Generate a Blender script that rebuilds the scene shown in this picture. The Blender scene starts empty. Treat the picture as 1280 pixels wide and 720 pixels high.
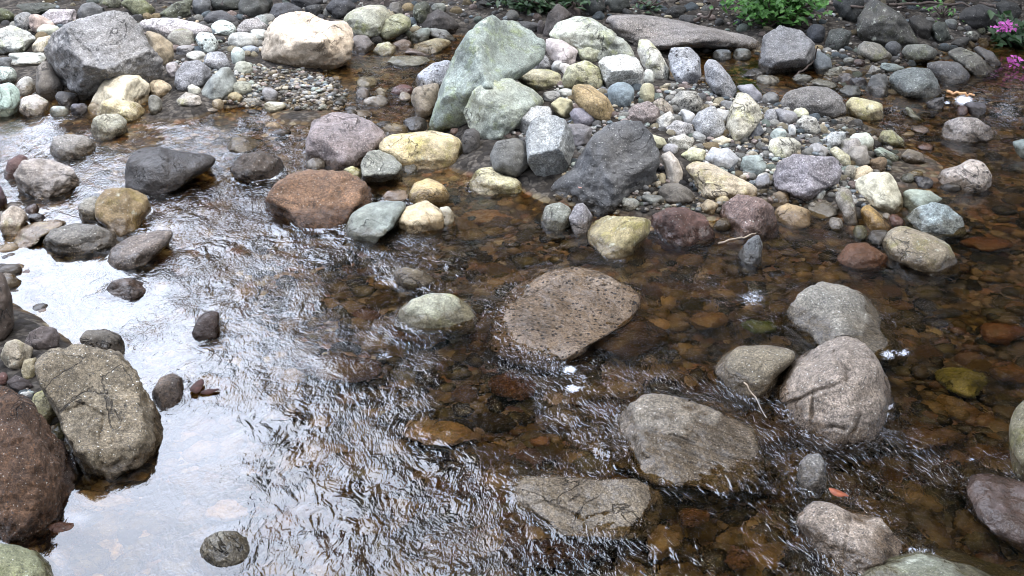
# A stony woodland creek seen from the near bank: rocks of every colour in shallow tea-brown water.
import bpy, bmesh, math, random
import numpy as np
from mathutils import Vector

rng = np.random.default_rng(7)
random.seed(7)
scene = bpy.context.scene
col = scene.collection

# ------------------------------------------------------------------ camera
H = 1.70
PITCH = math.radians(27.0)
FPX = 1372.0                                   # focal length in pixels of the 1280 px wide photograph
cam_data = bpy.data.cameras.new('camera')
cam_data.sensor_width = 36.0
cam_data.lens = FPX / 1280.0 * 36.0
cam_data.clip_end = 500.0
cam_data.clip_start = 0.05
cam = bpy.data.objects.new('camera', cam_data)
cam.location = (0, 0, H)
cam.rotation_euler = (math.pi / 2 - PITCH, 0, 0)
col.objects.link(cam)
scene.camera = cam
CAM = np.array([0, 0, H])
CR = np.array([1.0, 0, 0])
CF = np.array([0, math.cos(PITCH), -math.sin(PITCH)])
CU = np.array([0, math.sin(PITCH), math.cos(PITCH)])


def rays(px, py):
    """unnormalised directions (unit along the view axis) through photograph pixels"""
    px = np.asarray(px, float); py = np.asarray(py, float)
    return CF + ((px - 640) / FPX)[..., None] * CR + ((360 - py) / FPX)[..., None] * CU


def project(P):
    d = np.asarray(P, float) - CAM
    z = d @ CF
    return np.stack([640 + FPX * (d @ CR) / z, 360 - FPX * (d @ CU) / z], -1)


def at(px, py, z=0.0):
    r = rays(px, py)
    t = (z - H) / r[..., 2]
    return CAM + r * np.asarray(t)[..., None]


# ------------------------------------------------------------------ noise
def _hash(ix, iy, iz, seed):
    h = (ix * 374761393 + iy * 668265263 + iz * 1274126177 + seed * 974634533) & 0xFFFFFFFF
    h = ((h ^ (h >> 13)) * 1103515245) & 0xFFFFFFFF
    h = ((h ^ (h >> 16)) * 2246822519) & 0xFFFFFFFF
    return ((h ^ (h >> 15)) & 0xFFFF) / 32767.5 - 1.0


def noise3(P, seed=0):
    P = np.asarray(P, float)
    i = np.floor(P).astype(np.int64)
    f = P - i
    u = f * f * f * (f * (f * 6 - 15) + 10)
    r = 0
    for dx in (0, 1):
        wx = u[..., 0] if dx else 1 - u[..., 0]
        for dy in (0, 1):
            wy = u[..., 1] if dy else 1 - u[..., 1]
            for dz in (0, 1):
                wz = u[..., 2] if dz else 1 - u[..., 2]
                r = r + wx * wy * wz * _hash(i[..., 0] + dx, i[..., 1] + dy, i[..., 2] + dz, seed)
    return r


def fbm(P, seed=0, octs=4, gain=0.5):
    r = 0; a = 1.0
    P = np.asarray(P, float)
    for k in range(octs):
        r = r + a * noise3(P * (2.03 ** k) + 13.7 * k, seed + k)
        a *= gain
    return r


# ------------------------------------------------------------------ small helpers
def lin(c):
    c = np.asarray(c, float) / 255.0
    return np.where(c <= 0.04045, c / 12.92, ((c + 0.055) / 1.055) ** 2.4)


def mesh_from(name, V, F, smooth=True):
    me = bpy.data.meshes.new(name)
    V = np.asarray(V, np.float32); F = np.asarray(F, np.int32)
    n = F.shape[1]
    me.vertices.add(len(V)); me.vertices.foreach_set('co', V.ravel())
    me.loops.add(F.size); me.loops.foreach_set('vertex_index', F.ravel())
    me.polygons.add(len(F))
    me.polygons.foreach_set('loop_start', np.arange(0, F.size, n, dtype=np.int32))
    me.polygons.foreach_set('loop_total', np.full(len(F), n, np.int32))
    if smooth:
        me.polygons.foreach_set('use_smooth', np.ones(len(F), bool))
    me.update(calc_edges=True)
    return me


def link(name, me, mat, loc=(0, 0, 0), parent=None):
    o = bpy.data.objects.new(name, me)
    if mat is not None and me is not None and not me.materials:
        me.materials.append(mat)
    o.location = loc
    col.objects.link(o)
    if parent is not None:
        o.parent = parent
    return o


def tag(o, label, cat, group=None):
    o['label'] = label; o['category'] = cat
    if group:
        o['group'] = group
    return o


def struct(o, kind='structure'):
    o['kind'] = kind
    return o


def attr(me, name, vals):
    a = me.attributes.new(name, 'FLOAT', 'POINT')
    a.data.foreach_set('value', np.asarray(vals, np.float32))


def cattr(me, name, rgb):
    a = me.attributes.new(name, 'FLOAT_COLOR', 'POINT')
    rgba = np.concatenate([np.asarray(rgb, np.float32), np.ones((len(rgb), 1), np.float32)], 1)
    a.data.foreach_set('color', rgba.ravel())


ICO = {}
def ico(sub):
    if sub not in ICO:
        bm = bmesh.new()
        bmesh.ops.create_icosphere(bm, subdivisions=sub, radius=1.0)
        bm.verts.ensure_lookup_table()
        V = np.array([v.co[:] for v in bm.verts]); V /= np.linalg.norm(V, axis=1)[:, None]
        F = np.array([[v.index for v in f.verts] for f in bm.faces])
        bm.free()
        ICO[sub] = (V, F)
    return ICO[sub]


# ------------------------------------------------------------------ materials
class NT:
    def __init__(s, name):
        s.m = bpy.data.materials.new(name); s.m.use_nodes = True
        s.t = s.m.node_tree; s.t.nodes.clear()
    def n(s, typ, **kw):
        nd = s.t.nodes.new(typ)
        for k, v in kw.items():
            setattr(nd, k, v)
        return nd
    def l(s, a, b):
        s.t.links.new(a, b)
    def val(s, inp, v):
        if hasattr(v, 'is_output'):
            s.l(v, inp)
        else:
            inp.default_value = v
    def math(s, op, a, b=0.5, clamp=False):
        nd = s.n('ShaderNodeMath', operation=op, use_clamp=clamp)
        s.val(nd.inputs[0], a); s.val(nd.inputs[1], b)
        return nd.outputs[0]
    def mix(s, fac, a, b, blend='MIX'):
        nd = s.n('ShaderNodeMix', data_type='RGBA', blend_type=blend)
        s.val(nd.inputs[0], fac); s.val(nd.inputs[6], a); s.val(nd.inputs[7], b)
        return nd.outputs[2]
    def ramp(s, x, lo, hi, a=0.0, b=1.0):
        nd = s.n('ShaderNodeMapRange', clamp=True)
        s.val(nd.inputs[0], x); s.val(nd.inputs[1], lo); s.val(nd.inputs[2], hi); s.val(nd.inputs[3], a); s.val(nd.inputs[4], b)
        return nd.outputs[0]
    def noise(s, vec, scale, detail=3, rough=0.55, dist=0.0):
        nd = s.n('ShaderNodeTexNoise')
        s.l(vec, nd.inputs['Vector'])
        nd.inputs['Scale'].default_value = scale; nd.inputs['Detail'].default_value = detail
        nd.inputs['Roughness'].default_value = rough; nd.inputs['Distortion'].default_value = dist
        return nd.outputs['Fac']
    def vor(s, vec, scale, feature='F1'):
        nd = s.n('ShaderNodeTexVoronoi', feature=feature)
        s.l(vec, nd.inputs['Vector']); nd.inputs['Scale'].default_value = scale
        return nd
    def grey(s, v):
        nd = s.n('ShaderNodeCombineColor')
        for i in range(3):
            s.val(nd.inputs[i], v)
        return nd.outputs[0]


def rock_material(name, speck=0.3, moss=0.0, pits=0.0, pit_scale=40, lines=0.0, rough=0.0, wet=0.0, islands=False):
    speck = min(0.6, speck * 1.3)
    m = NT(name)
    tc = m.n('ShaderNodeTexCoord'); geo = m.n('ShaderNodeNewGeometry'); oi = m.n('ShaderNodeObjectInfo')
    off = m.n('ShaderNodeVectorMath', operation='MULTIPLY_ADD')
    m.l(oi.outputs['Random'], off.inputs[0]); off.inputs[1].default_value = (37, 91, 53); m.l(tc.outputs['Object'], off.inputs[2])
    P = off.outputs[0]
    if islands:
        at_ = m.n('ShaderNodeAttribute', attribute_name='tint'); base = at_.outputs['Color']
    else:
        base = oi.outputs['Color']
    big = m.noise(P, 7.0, 4, 0.6)
    c = m.mix(1.0, base, m.grey(m.ramp(big, 0.25, 0.75, 0.62, 1.28)), 'MULTIPLY')
    mid = m.noise(P, 28.0, 5, 0.65, 0.4)
    c = m.mix(1.0, c, m.grey(m.ramp(mid, 0.3, 0.7, 0.74, 1.2)), 'MULTIPLY')
    # warm or cool drift
    hue = m.noise(P, 4.0, 2)
    c = m.mix(m.ramp(hue, 0.4, 0.75, 0.0, 0.35), c, m.mix(1.0, c, (1.12, 0.98, 0.78, 1), 'MULTIPLY'))
    # grain
    fine = m.noise(P, 260.0, 2, 0.7)
    c = m.mix(1.0, c, m.grey(m.ramp(fine, 0.33, 0.67, 1 - speck, 1 + speck * 1.1)), 'MULTIPLY')
    grit = m.noise(P, 110.0, 3, 0.7)
    c = m.mix(1.0, c, m.grey(m.ramp(grit, 0.35, 0.65, 1 - speck * 0.7, 1 + speck * 0.7)), 'MULTIPLY')
    spots = m.noise(P, 150.0, 1)
    c = m.mix(m.ramp(spots, 0.70, 0.74, 0.0, min(1.0, speck * 1.8)), c, (0.55, 0.54, 0.50, 1))
    c = m.mix(m.ramp(spots, 0.31, 0.27, 0.0, min(1.0, speck * 2.0)), c, (0.05, 0.05, 0.055, 1))
    height = m.math('ADD', m.math('MULTIPLY', mid, 0.5), m.math('MULTIPLY', grit, 0.12 + 0.1 * speck))
    # cracks, chips and pale veins
    kn = m.noise(P, 4.5, 5, 0.6, 0.9)
    kg = m.ramp(m.noise(P, 3.1, 1), 0.50, 0.60)
    crack = m.math('MULTIPLY', m.ramp(m.math('ABSOLUTE', m.math('SUBTRACT', kn, 0.52)), 0.0, 0.010, 1.0, 0.0), kg)
    c = m.mix(m.math('MULTIPLY', crack, 0.7), c, (0.03, 0.028, 0.026, 1))
    
    height = m.math('ADD', height, m.math('MULTIPLY', m.noise(P, 13.0, 4, 0.6), 1.1))
    height = m.math('SUBTRACT', height, m.math('MULTIPLY', crack, 0.5))
    pt = m.noise(P, 5.3, 5, 0.72, 0.6)
    c = m.mix(m.ramp(pt, 0.55, 0.63, 0.0, 0.30), c, m.mix(1.0, c, (1.5, 1.46, 1.38, 1), 'MULTIPLY'))
    c = m.mix(m.ramp(pt, 0.42, 0.34, 0.0, 0.45), c, m.mix(1.0, c, (0.55, 0.52, 0.48, 1), 'MULTIPLY'))
    if moss > 0:
        mo = m.noise(P, 11.0, 5, 0.7, 0.3)
        c = m.mix(m.ramp(mo, 0.52, 0.68, 0.0, moss), c, m.mix(1.0, c, (0.80, 0.84, 0.42, 1), 'MULTIPLY'))
        li = m.noise(P, 19.0, 4, 0.7)
        c = m.mix(m.ramp(li, 0.60, 0.68, 0.0, moss * 0.75), c, (0.48, 0.49, 0.40, 1))
    if pits > 0:
        v = m.vor(P, pit_scale)
        pit = m.ramp(v.outputs['Distance'], 0.16, 0.30, 1.0, 0.0)
        gate = m.ramp(m.noise(P, 17.0, 1), 0.34, 0.42)
        pit = m.math('MULTIPLY', pit, gate)
        c = m.mix(m.math('MULTIPLY', pit, pits), c, (0.035, 0.03, 0.028, 1))
        height = m.math('SUBTRACT', height, m.math('MULTIPLY', pit, 0.35))
    if lines > 0:
        mp = m.n('ShaderNodeMapping'); m.l(P, mp.inputs[0])
        mp.inputs['Rotation'].default_value = (0.35, 0.5, 0.2); mp.inputs['Scale'].default_value = (1.0, 1.6, 6.0)
        ln = m.noise(mp.outputs[0], 9.0, 5, 0.65, 0.6)
        k = m.ramp(m.math('ABSOLUTE', m.math('SUBTRACT', ln, 0.5)), 0.0, 0.022, 1.0, 0.0)
        c = m.mix(m.math('MULTIPLY', k, lines * 0.75), c, (0.03, 0.03, 0.032, 1))
        height = m.math('ADD', height, m.math('MULTIPLY', ln, 0.6 * lines))
    if rough > 0:
        rr = m.noise(P, 55.0, 6, 0.75)
        c = m.mix(m.ramp(rr, 0.56, 0.68, 0.0, 0.5 * rough), c, m.mix(1.0, c, (1.9, 1.6, 1.2, 1), 'MULTIPLY'))
        c = m.mix(m.ramp(rr, 0.44, 0.32, 0.0, 0.75 * rough), c, (0.028, 0.02, 0.016, 1))
        height = m.math('ADD', height, m.math('MULTIPLY', rr, 1.3 * rough))
    # wet rim with an uneven upper edge, raised to paint shade at rock bottoms
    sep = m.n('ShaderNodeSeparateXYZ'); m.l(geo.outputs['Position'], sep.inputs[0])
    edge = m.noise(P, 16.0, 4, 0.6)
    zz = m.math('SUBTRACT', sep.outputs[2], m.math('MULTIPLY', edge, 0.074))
    damp_shade = m.ramp(zz, -0.006, 0.010, 1.0, 0.0)
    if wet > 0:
        damp_shade = m.math('MAXIMUM', damp_shade, wet)
    c = m.mix(m.math('MULTIPLY', damp_shade, 0.85), c, m.mix(1.0, c, (0.34, 0.28, 0.21, 1), 'MULTIPLY'))
    bsdf = m.n('ShaderNodeBsdfPrincipled'); out = m.n('ShaderNodeOutputMaterial')
    m.l(c, bsdf.inputs['Base Color'])
    m.val(bsdf.inputs['Roughness'], m.ramp(damp_shade, 0.0, 1.0, 0.82, 0.24))
    bsdf.inputs['Specular IOR Level'].default_value = 0.35
    b = m.n('ShaderNodeBump'); b.inputs['Distance'].default_value = 0.014; b.inputs['Strength'].default_value = 1.0
    m.l(height, b.inputs['Height']); m.l(b.outputs[0], bsdf.inputs['Normal'])
    m.l(bsdf.outputs[0], out.inputs[0])
    return m.m


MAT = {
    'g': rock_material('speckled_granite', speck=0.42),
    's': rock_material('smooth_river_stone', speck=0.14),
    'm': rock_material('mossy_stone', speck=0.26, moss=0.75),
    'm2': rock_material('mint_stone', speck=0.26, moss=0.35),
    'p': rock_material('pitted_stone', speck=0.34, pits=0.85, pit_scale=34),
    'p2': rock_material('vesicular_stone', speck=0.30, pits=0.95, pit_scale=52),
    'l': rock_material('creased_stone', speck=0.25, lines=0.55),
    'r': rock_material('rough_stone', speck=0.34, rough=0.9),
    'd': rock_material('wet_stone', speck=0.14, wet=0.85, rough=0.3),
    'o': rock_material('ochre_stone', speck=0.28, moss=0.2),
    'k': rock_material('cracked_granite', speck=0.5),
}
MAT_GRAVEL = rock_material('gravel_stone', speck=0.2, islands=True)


def simple(name, rgb, rough=0.6, var=0.3, scale=30, transl=0.0):
    m = NT(name)
    tc = m.n('ShaderNodeTexCoord')
    c = m.mix(1.0, (*rgb, 1), m.grey(m.ramp(m.noise(tc.outputs['Object'], scale, 3), 0.3, 0.7, 1 - var, 1 + var)), 'MULTIPLY')
    b = m.n('ShaderNodeBsdfPrincipled'); out = m.n('ShaderNodeOutputMaterial')
    m.l(c, b.inputs['Base Color']); b.inputs['Roughness'].default_value = rough
    sh = b.outputs[0]
    if transl > 0:
        t = m.n('ShaderNodeBsdfTranslucent'); m.l(c, t.inputs[0])
        ms = m.n('ShaderNodeMixShader'); ms.inputs[0].default_value = transl
        m.l(sh, ms.inputs[1]); m.l(t.outputs[0], ms.inputs[2]); sh = ms.outputs[0]
    m.l(sh, out.inputs[0])
    return m.m


# ------------------------------------------------------------------ the ground: stream bed, gravel island and banks
CTRL = []
def cp(z, *pts):
    for px, py in pts:
        p = at(px, py, z); CTRL.append((p[0], p[1], z))

cp(-0.15, (60, 320), (250, 330), (30, 240), (300, 250), (400, 380), (300, 600), (100, 690), (500, 650), (700, 540), (420, 300),
   (900, 440), (1150, 400), (1250, 330), (1250, 220), (1200, 600), (1090, 560), (950, 680), (800, 700), (600, 480), (560, 560),
   (1220, 470), (400, 700), (240, 520), (180, 420), (650, 620), (1270, 680), (780, 450), (600, 380))
cp(-0.11, (150, 165), (300, 175), (230, 210), (40, 160), (1000, 330), (600, 285), (660, 300), (1200, 170), (1260, 130), (850, 340), (1180, 150), (500, 320), (100, 250))
cp(-0.07, (480, 95), (470, 115), (520, 145), (450, 140), (350, 150), (1090, 130), (560, 210), (1020, 130), (740, 300), (1000, 110), (1110, 150), (560, 255), (980, 300))
cp(0.055, (370, 112), (330, 118), (420, 112), (290, 110), (240, 125), (350, 126), (390, 100))
cp(0.05, (270, 90), (300, 70), (225, 90), (100, 95), (160, 130), (330, 85), (250, 105))
cp(0.015, (40, 105), (30, 70), (10, 120))
cp(0.07, (100, 45), (60, 50), (220, 60), (250, 40), (320, 60), (380, 60), (460, 35), (20, 25), (400, 30))
cp(0.11, (100, 8), (200, 8), (300, 8), (400, 8), (470, 10), (540, 15), (20, 5))
cp(0.10, (620, 150), (700, 130), (660, 110), (640, 165), (860, 130), (900, 150), (830, 170))
cp(0.13, (720, 100), (760, 112), (760, 140), (800, 112), (690, 90))
cp(0.06, (700, 200), (760, 230), (900, 200), (950, 170), (1000, 190), (940, 205), (1050, 205), (870, 205), (980, 155), (640, 190), (600, 180))
cp(0.02, (870, 245), (960, 235), (1040, 235), (1100, 215), (800, 255), (1100, 190), (1060, 165), (920, 240), (690, 245))
cp(-0.06, (500, 72), (480, 80), (455, 90), (520, 92), (505, 112), (540, 66), (470, 100), (530, 110))
cp(-0.12, (1200, 115), (1240, 115), (1270, 110), (1222, 96), (1250, 90), (1278, 86), (1290, 120), (1185, 130), (1310, 100), (1330, 84), (1190, 112), (1160, 128), (1350, 90))
cp(0.07, (700, 55), (800, 45), (760, 55), (680, 60))
cp(0.01, (900, 62), (950, 62), (860, 62))
cp(-0.04, (905, 82), (935, 78), (955, 98), (900, 92), (990, 100))
cp(0.03, (1050, 95), (1030, 82), (1110, 103), (1080, 98), (1140, 92), (1100, 85))
cp(0.05, (1050, 60), (1120, 62), (1190, 66), (1150, 62), (1230, 62))
cp(0.09, (1050, 35), (1120, 35), (1200, 40), (1260, 45), (960, 35))
cp(0.13, (640, 5), (760, 8), (900, 12), (1000, 12), (1100, 10), (1200, 12), (1270, 15))
cp(0.05, (20, 560), (30, 500), (90, 500), (10, 450), (-20, 700), (50, 560), (-60, 600), (-40, 420))
cp(-0.12, (150, 612), (115, 620), (200, 560), (90, 650), (70, 690), (215, 510))
cp(0.0, (10, 275), (-20, 300), (50, 280))
for x in np.arange(-14, 15, 2.0):
    for y, z in ((7.9, 0.32), (8.6, 0.75), (9.6, 1.2), (11.5, 1.8), (15.5, 2.8), (20, 4.0), (35, 6.0), (60, 8.0)):
        CTRL.append((x * (1 if y < 16 else y / 14), y, z))
for x, y, z in ((-2.5, 0.5, 0.1), (0, -0.3, 0.15), (2, 0.2, -.05), (0, -3, 0.4), (-6, -2, 0.4), (6, -2, 0.3), (-5, 3, -.15), (-6, 5, -.1), (-8, 4, -.15),
                (5, 3, -.15), (6, 5, -.12), (8, 4, -.15), (-12, 4, -.1), (12, 4, -.1), (-25, 4, 0), (25, 4, 0), (0, -12, 1.0), (-20, -10, 1), (20, -10, 1)):
    CTRL.append((x, y, z))
CTRL = np.array(CTRL)


def ground_raw(x, y):
    x = np.asarray(x, float); y = np.asarray(y, float)
    sh = x.shape; x = x.ravel(); y = y.ravel()
    out = np.empty(len(x))
    for s in range(0, len(x), 20000):
        dx = x[s:s + 20000, None] - CTRL[None, :, 0]; dy = y[s:s + 20000, None] - CTRL[None, :, 1]
        w = 1.0 / (dx * dx + dy * dy * 0.7 + 0.02) ** 2.2
        out[s:s + 20000] = (w @ CTRL[:, 2]) / w.sum(1)
    return out.reshape(sh)


def ground_z(x, y):
    x = np.asarray(x, float); y = np.asarray(y, float)
    P = np.stack([x, y, 0 * x], -1)
    return ground_raw(x, y) + 0.016 * fbm(P * 3.1, 51, 3) + 0.02 * noise3(P * 0.9, 60)


def axis(lo, hi, step, far_lo, far_hi):
    a = list(np.arange(lo, hi + 1e-6, step))
    s = step; v = a[-1]
    while v < far_hi:
        s *= 1.25; v += s; a.append(v)
    s = step; v = a[0]; b = []
    while v > far_lo:
        s *= 1.25; v -= s; b.append(v)
    return np.array(b[::-1] + a)


def grid_faces(nx, ny):
    i = np.arange(ny - 1)[:, None] * nx + np.arange(nx - 1)[None, :]
    i = i.ravel()
    return np.stack([i, i + 1, i + nx + 1, i + nx], 1)


gx = axis(-4.6, 4.6, 0.035, -130, 130); gy = axis(1.2, 9.6, 0.035, -60, 200)
GX, GY = np.meshgrid(gx, gy)
GZ = ground_z(GX, GY)
# a regular look-up table for fast marching
def gz_fast(x, y):
    ix = np.clip(np.searchsorted(gx, x) - 1, 0, len(gx) - 2); iy = np.clip(np.searchsorted(gy, y) - 1, 0, len(gy) - 2)
    fx = np.clip((x - gx[ix]) / (gx[ix + 1] - gx[ix]), 0, 1); fy = np.clip((y - gy[iy]) / (gy[iy + 1] - gy[iy]), 0, 1)
    a = GZ[iy, ix] * (1 - fx) + GZ[iy, ix + 1] * fx; b = GZ[iy + 1, ix] * (1 - fx) + GZ[iy + 1, ix + 1] * fx
    return a * (1 - fy) + b * fy


def hit(px, py, floor=0.0, lift=0.0):
    """where the ray through a pixel first meets the ground or the water; returns point and ground height"""
    r = rays(px, py)
    ts = np.linspace(1.2, 16, 3000)
    P = CAM + ts[:, None] * r
    g = np.maximum(gz_fast(P[:, 0], P[:, 1]), floor) + lift
    k = np.argmax(P[:, 2] <= g)
    if P[k, 2] > g[k]:
        k = len(ts) - 1
    return P[k], gz_fast(P[k, 0], P[k, 1])


def ground_material():
    m = NT('stream_bed_and_soil')
    geo = m.n('ShaderNodeNewGeometry')
    P = geo.outputs['Position']
    sep = m.n('ShaderNodeSeparateXYZ'); m.l(P, sep.inputs[0])
    v = m.vor(P, 26.0); v2 = m.vor(P, 55.0)
    sc = m.n('ShaderNodeSeparateColor'); m.l(v.outputs['Color'], sc.inputs[0])
    n1 = m.noise(P, 3.0, 4); n2 = m.noise(P, 40.0, 4, 0.7)
    # bed: rusty and olive stones with silt between
    bed = m.mix(m.ramp(sc.outputs[0], 0.35, 0.75), (0.038, 0.027, 0.014, 1), (0.095, 0.062, 0.028, 1))
    bed = m.mix(m.ramp(sc.outputs[1], 0.75, 0.85), bed, (0.15, 0.12, 0.07, 1))
    bed = m.mix(m.ramp(sc.outputs[2], 0.70, 0.9, 0, 0.8), bed, (0.11, 0.055, 0.028, 1))
    bed = m.mix(m.ramp(v.outputs['Distance'], 0.45, 0.7, 0.0, 0.85), bed, (0.028, 0.018, 0.010, 1))
    bed = m.mix(1.0, bed, m.grey(m.ramp(n1, 0.3, 0.7, 0.9, 1.9)), 'MULTIPLY')
    # dry gravel between the stones
    dry = m.mix(m.ramp(sc.outputs[1], 0.2, 0.8), (0.028, 0.024, 0.020, 1), (0.085, 0.074, 0.062, 1))
    dry = m.mix(m.ramp(v2.outputs['Distance'], 0.4, 0.7, 0, 0.8), dry, (0.022, 0.019, 0.017, 1))
    dry = m.mix(1.0, dry, m.grey(m.ramp(n2, 0.3, 0.7, 0.7, 1.25)), 'MULTIPLY')
    # dark leaf mould on the far bank
    soil = m.mix(m.ramp(n2, 0.35, 0.65), (0.005, 0.004, 0.003, 1), (0.018, 0.012, 0.009, 1))
    c = m.mix(m.ramp(m.math('ADD', sep.outputs[2], m.math('MULTIPLY', n1, 0.03)), 0.012, 0.03), bed, dry)
    c = m.mix(m.ramp(m.math('ADD', sep.outputs[2], m.math('MULTIPLY', n1, 0.2)), 0.20, 0.27), c, soil)
    b = m.n('ShaderNodeBsdfPrincipled'); out = m.n('ShaderNodeOutputMaterial'); b.inputs['Specular IOR Level'].default_value = 0.12
    m.l(c, b.inputs['Base Color']); b.inputs['Roughness'].default_value = 0.9
    bp = m.n('ShaderNodeBump'); bp.inputs['Distance'].default_value = 0.02; bp.inputs['Strength'].default_value = 0.9
    m.l(m.math('SUBTRACT', m.math('MULTIPLY', n2, 0.4), v.outputs['Distance']), bp.inputs['Height'])
    m.l(bp.outputs[0], b.inputs['Normal']); m.l(b.outputs[0], out.inputs[0])
    return m.m


gme = mesh_from('ground', np.stack([GX.ravel(), GY.ravel(), GZ.ravel()], 1), grid_faces(len(gx), len(gy)))
struct(link('ground', gme, ground_material()))

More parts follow.
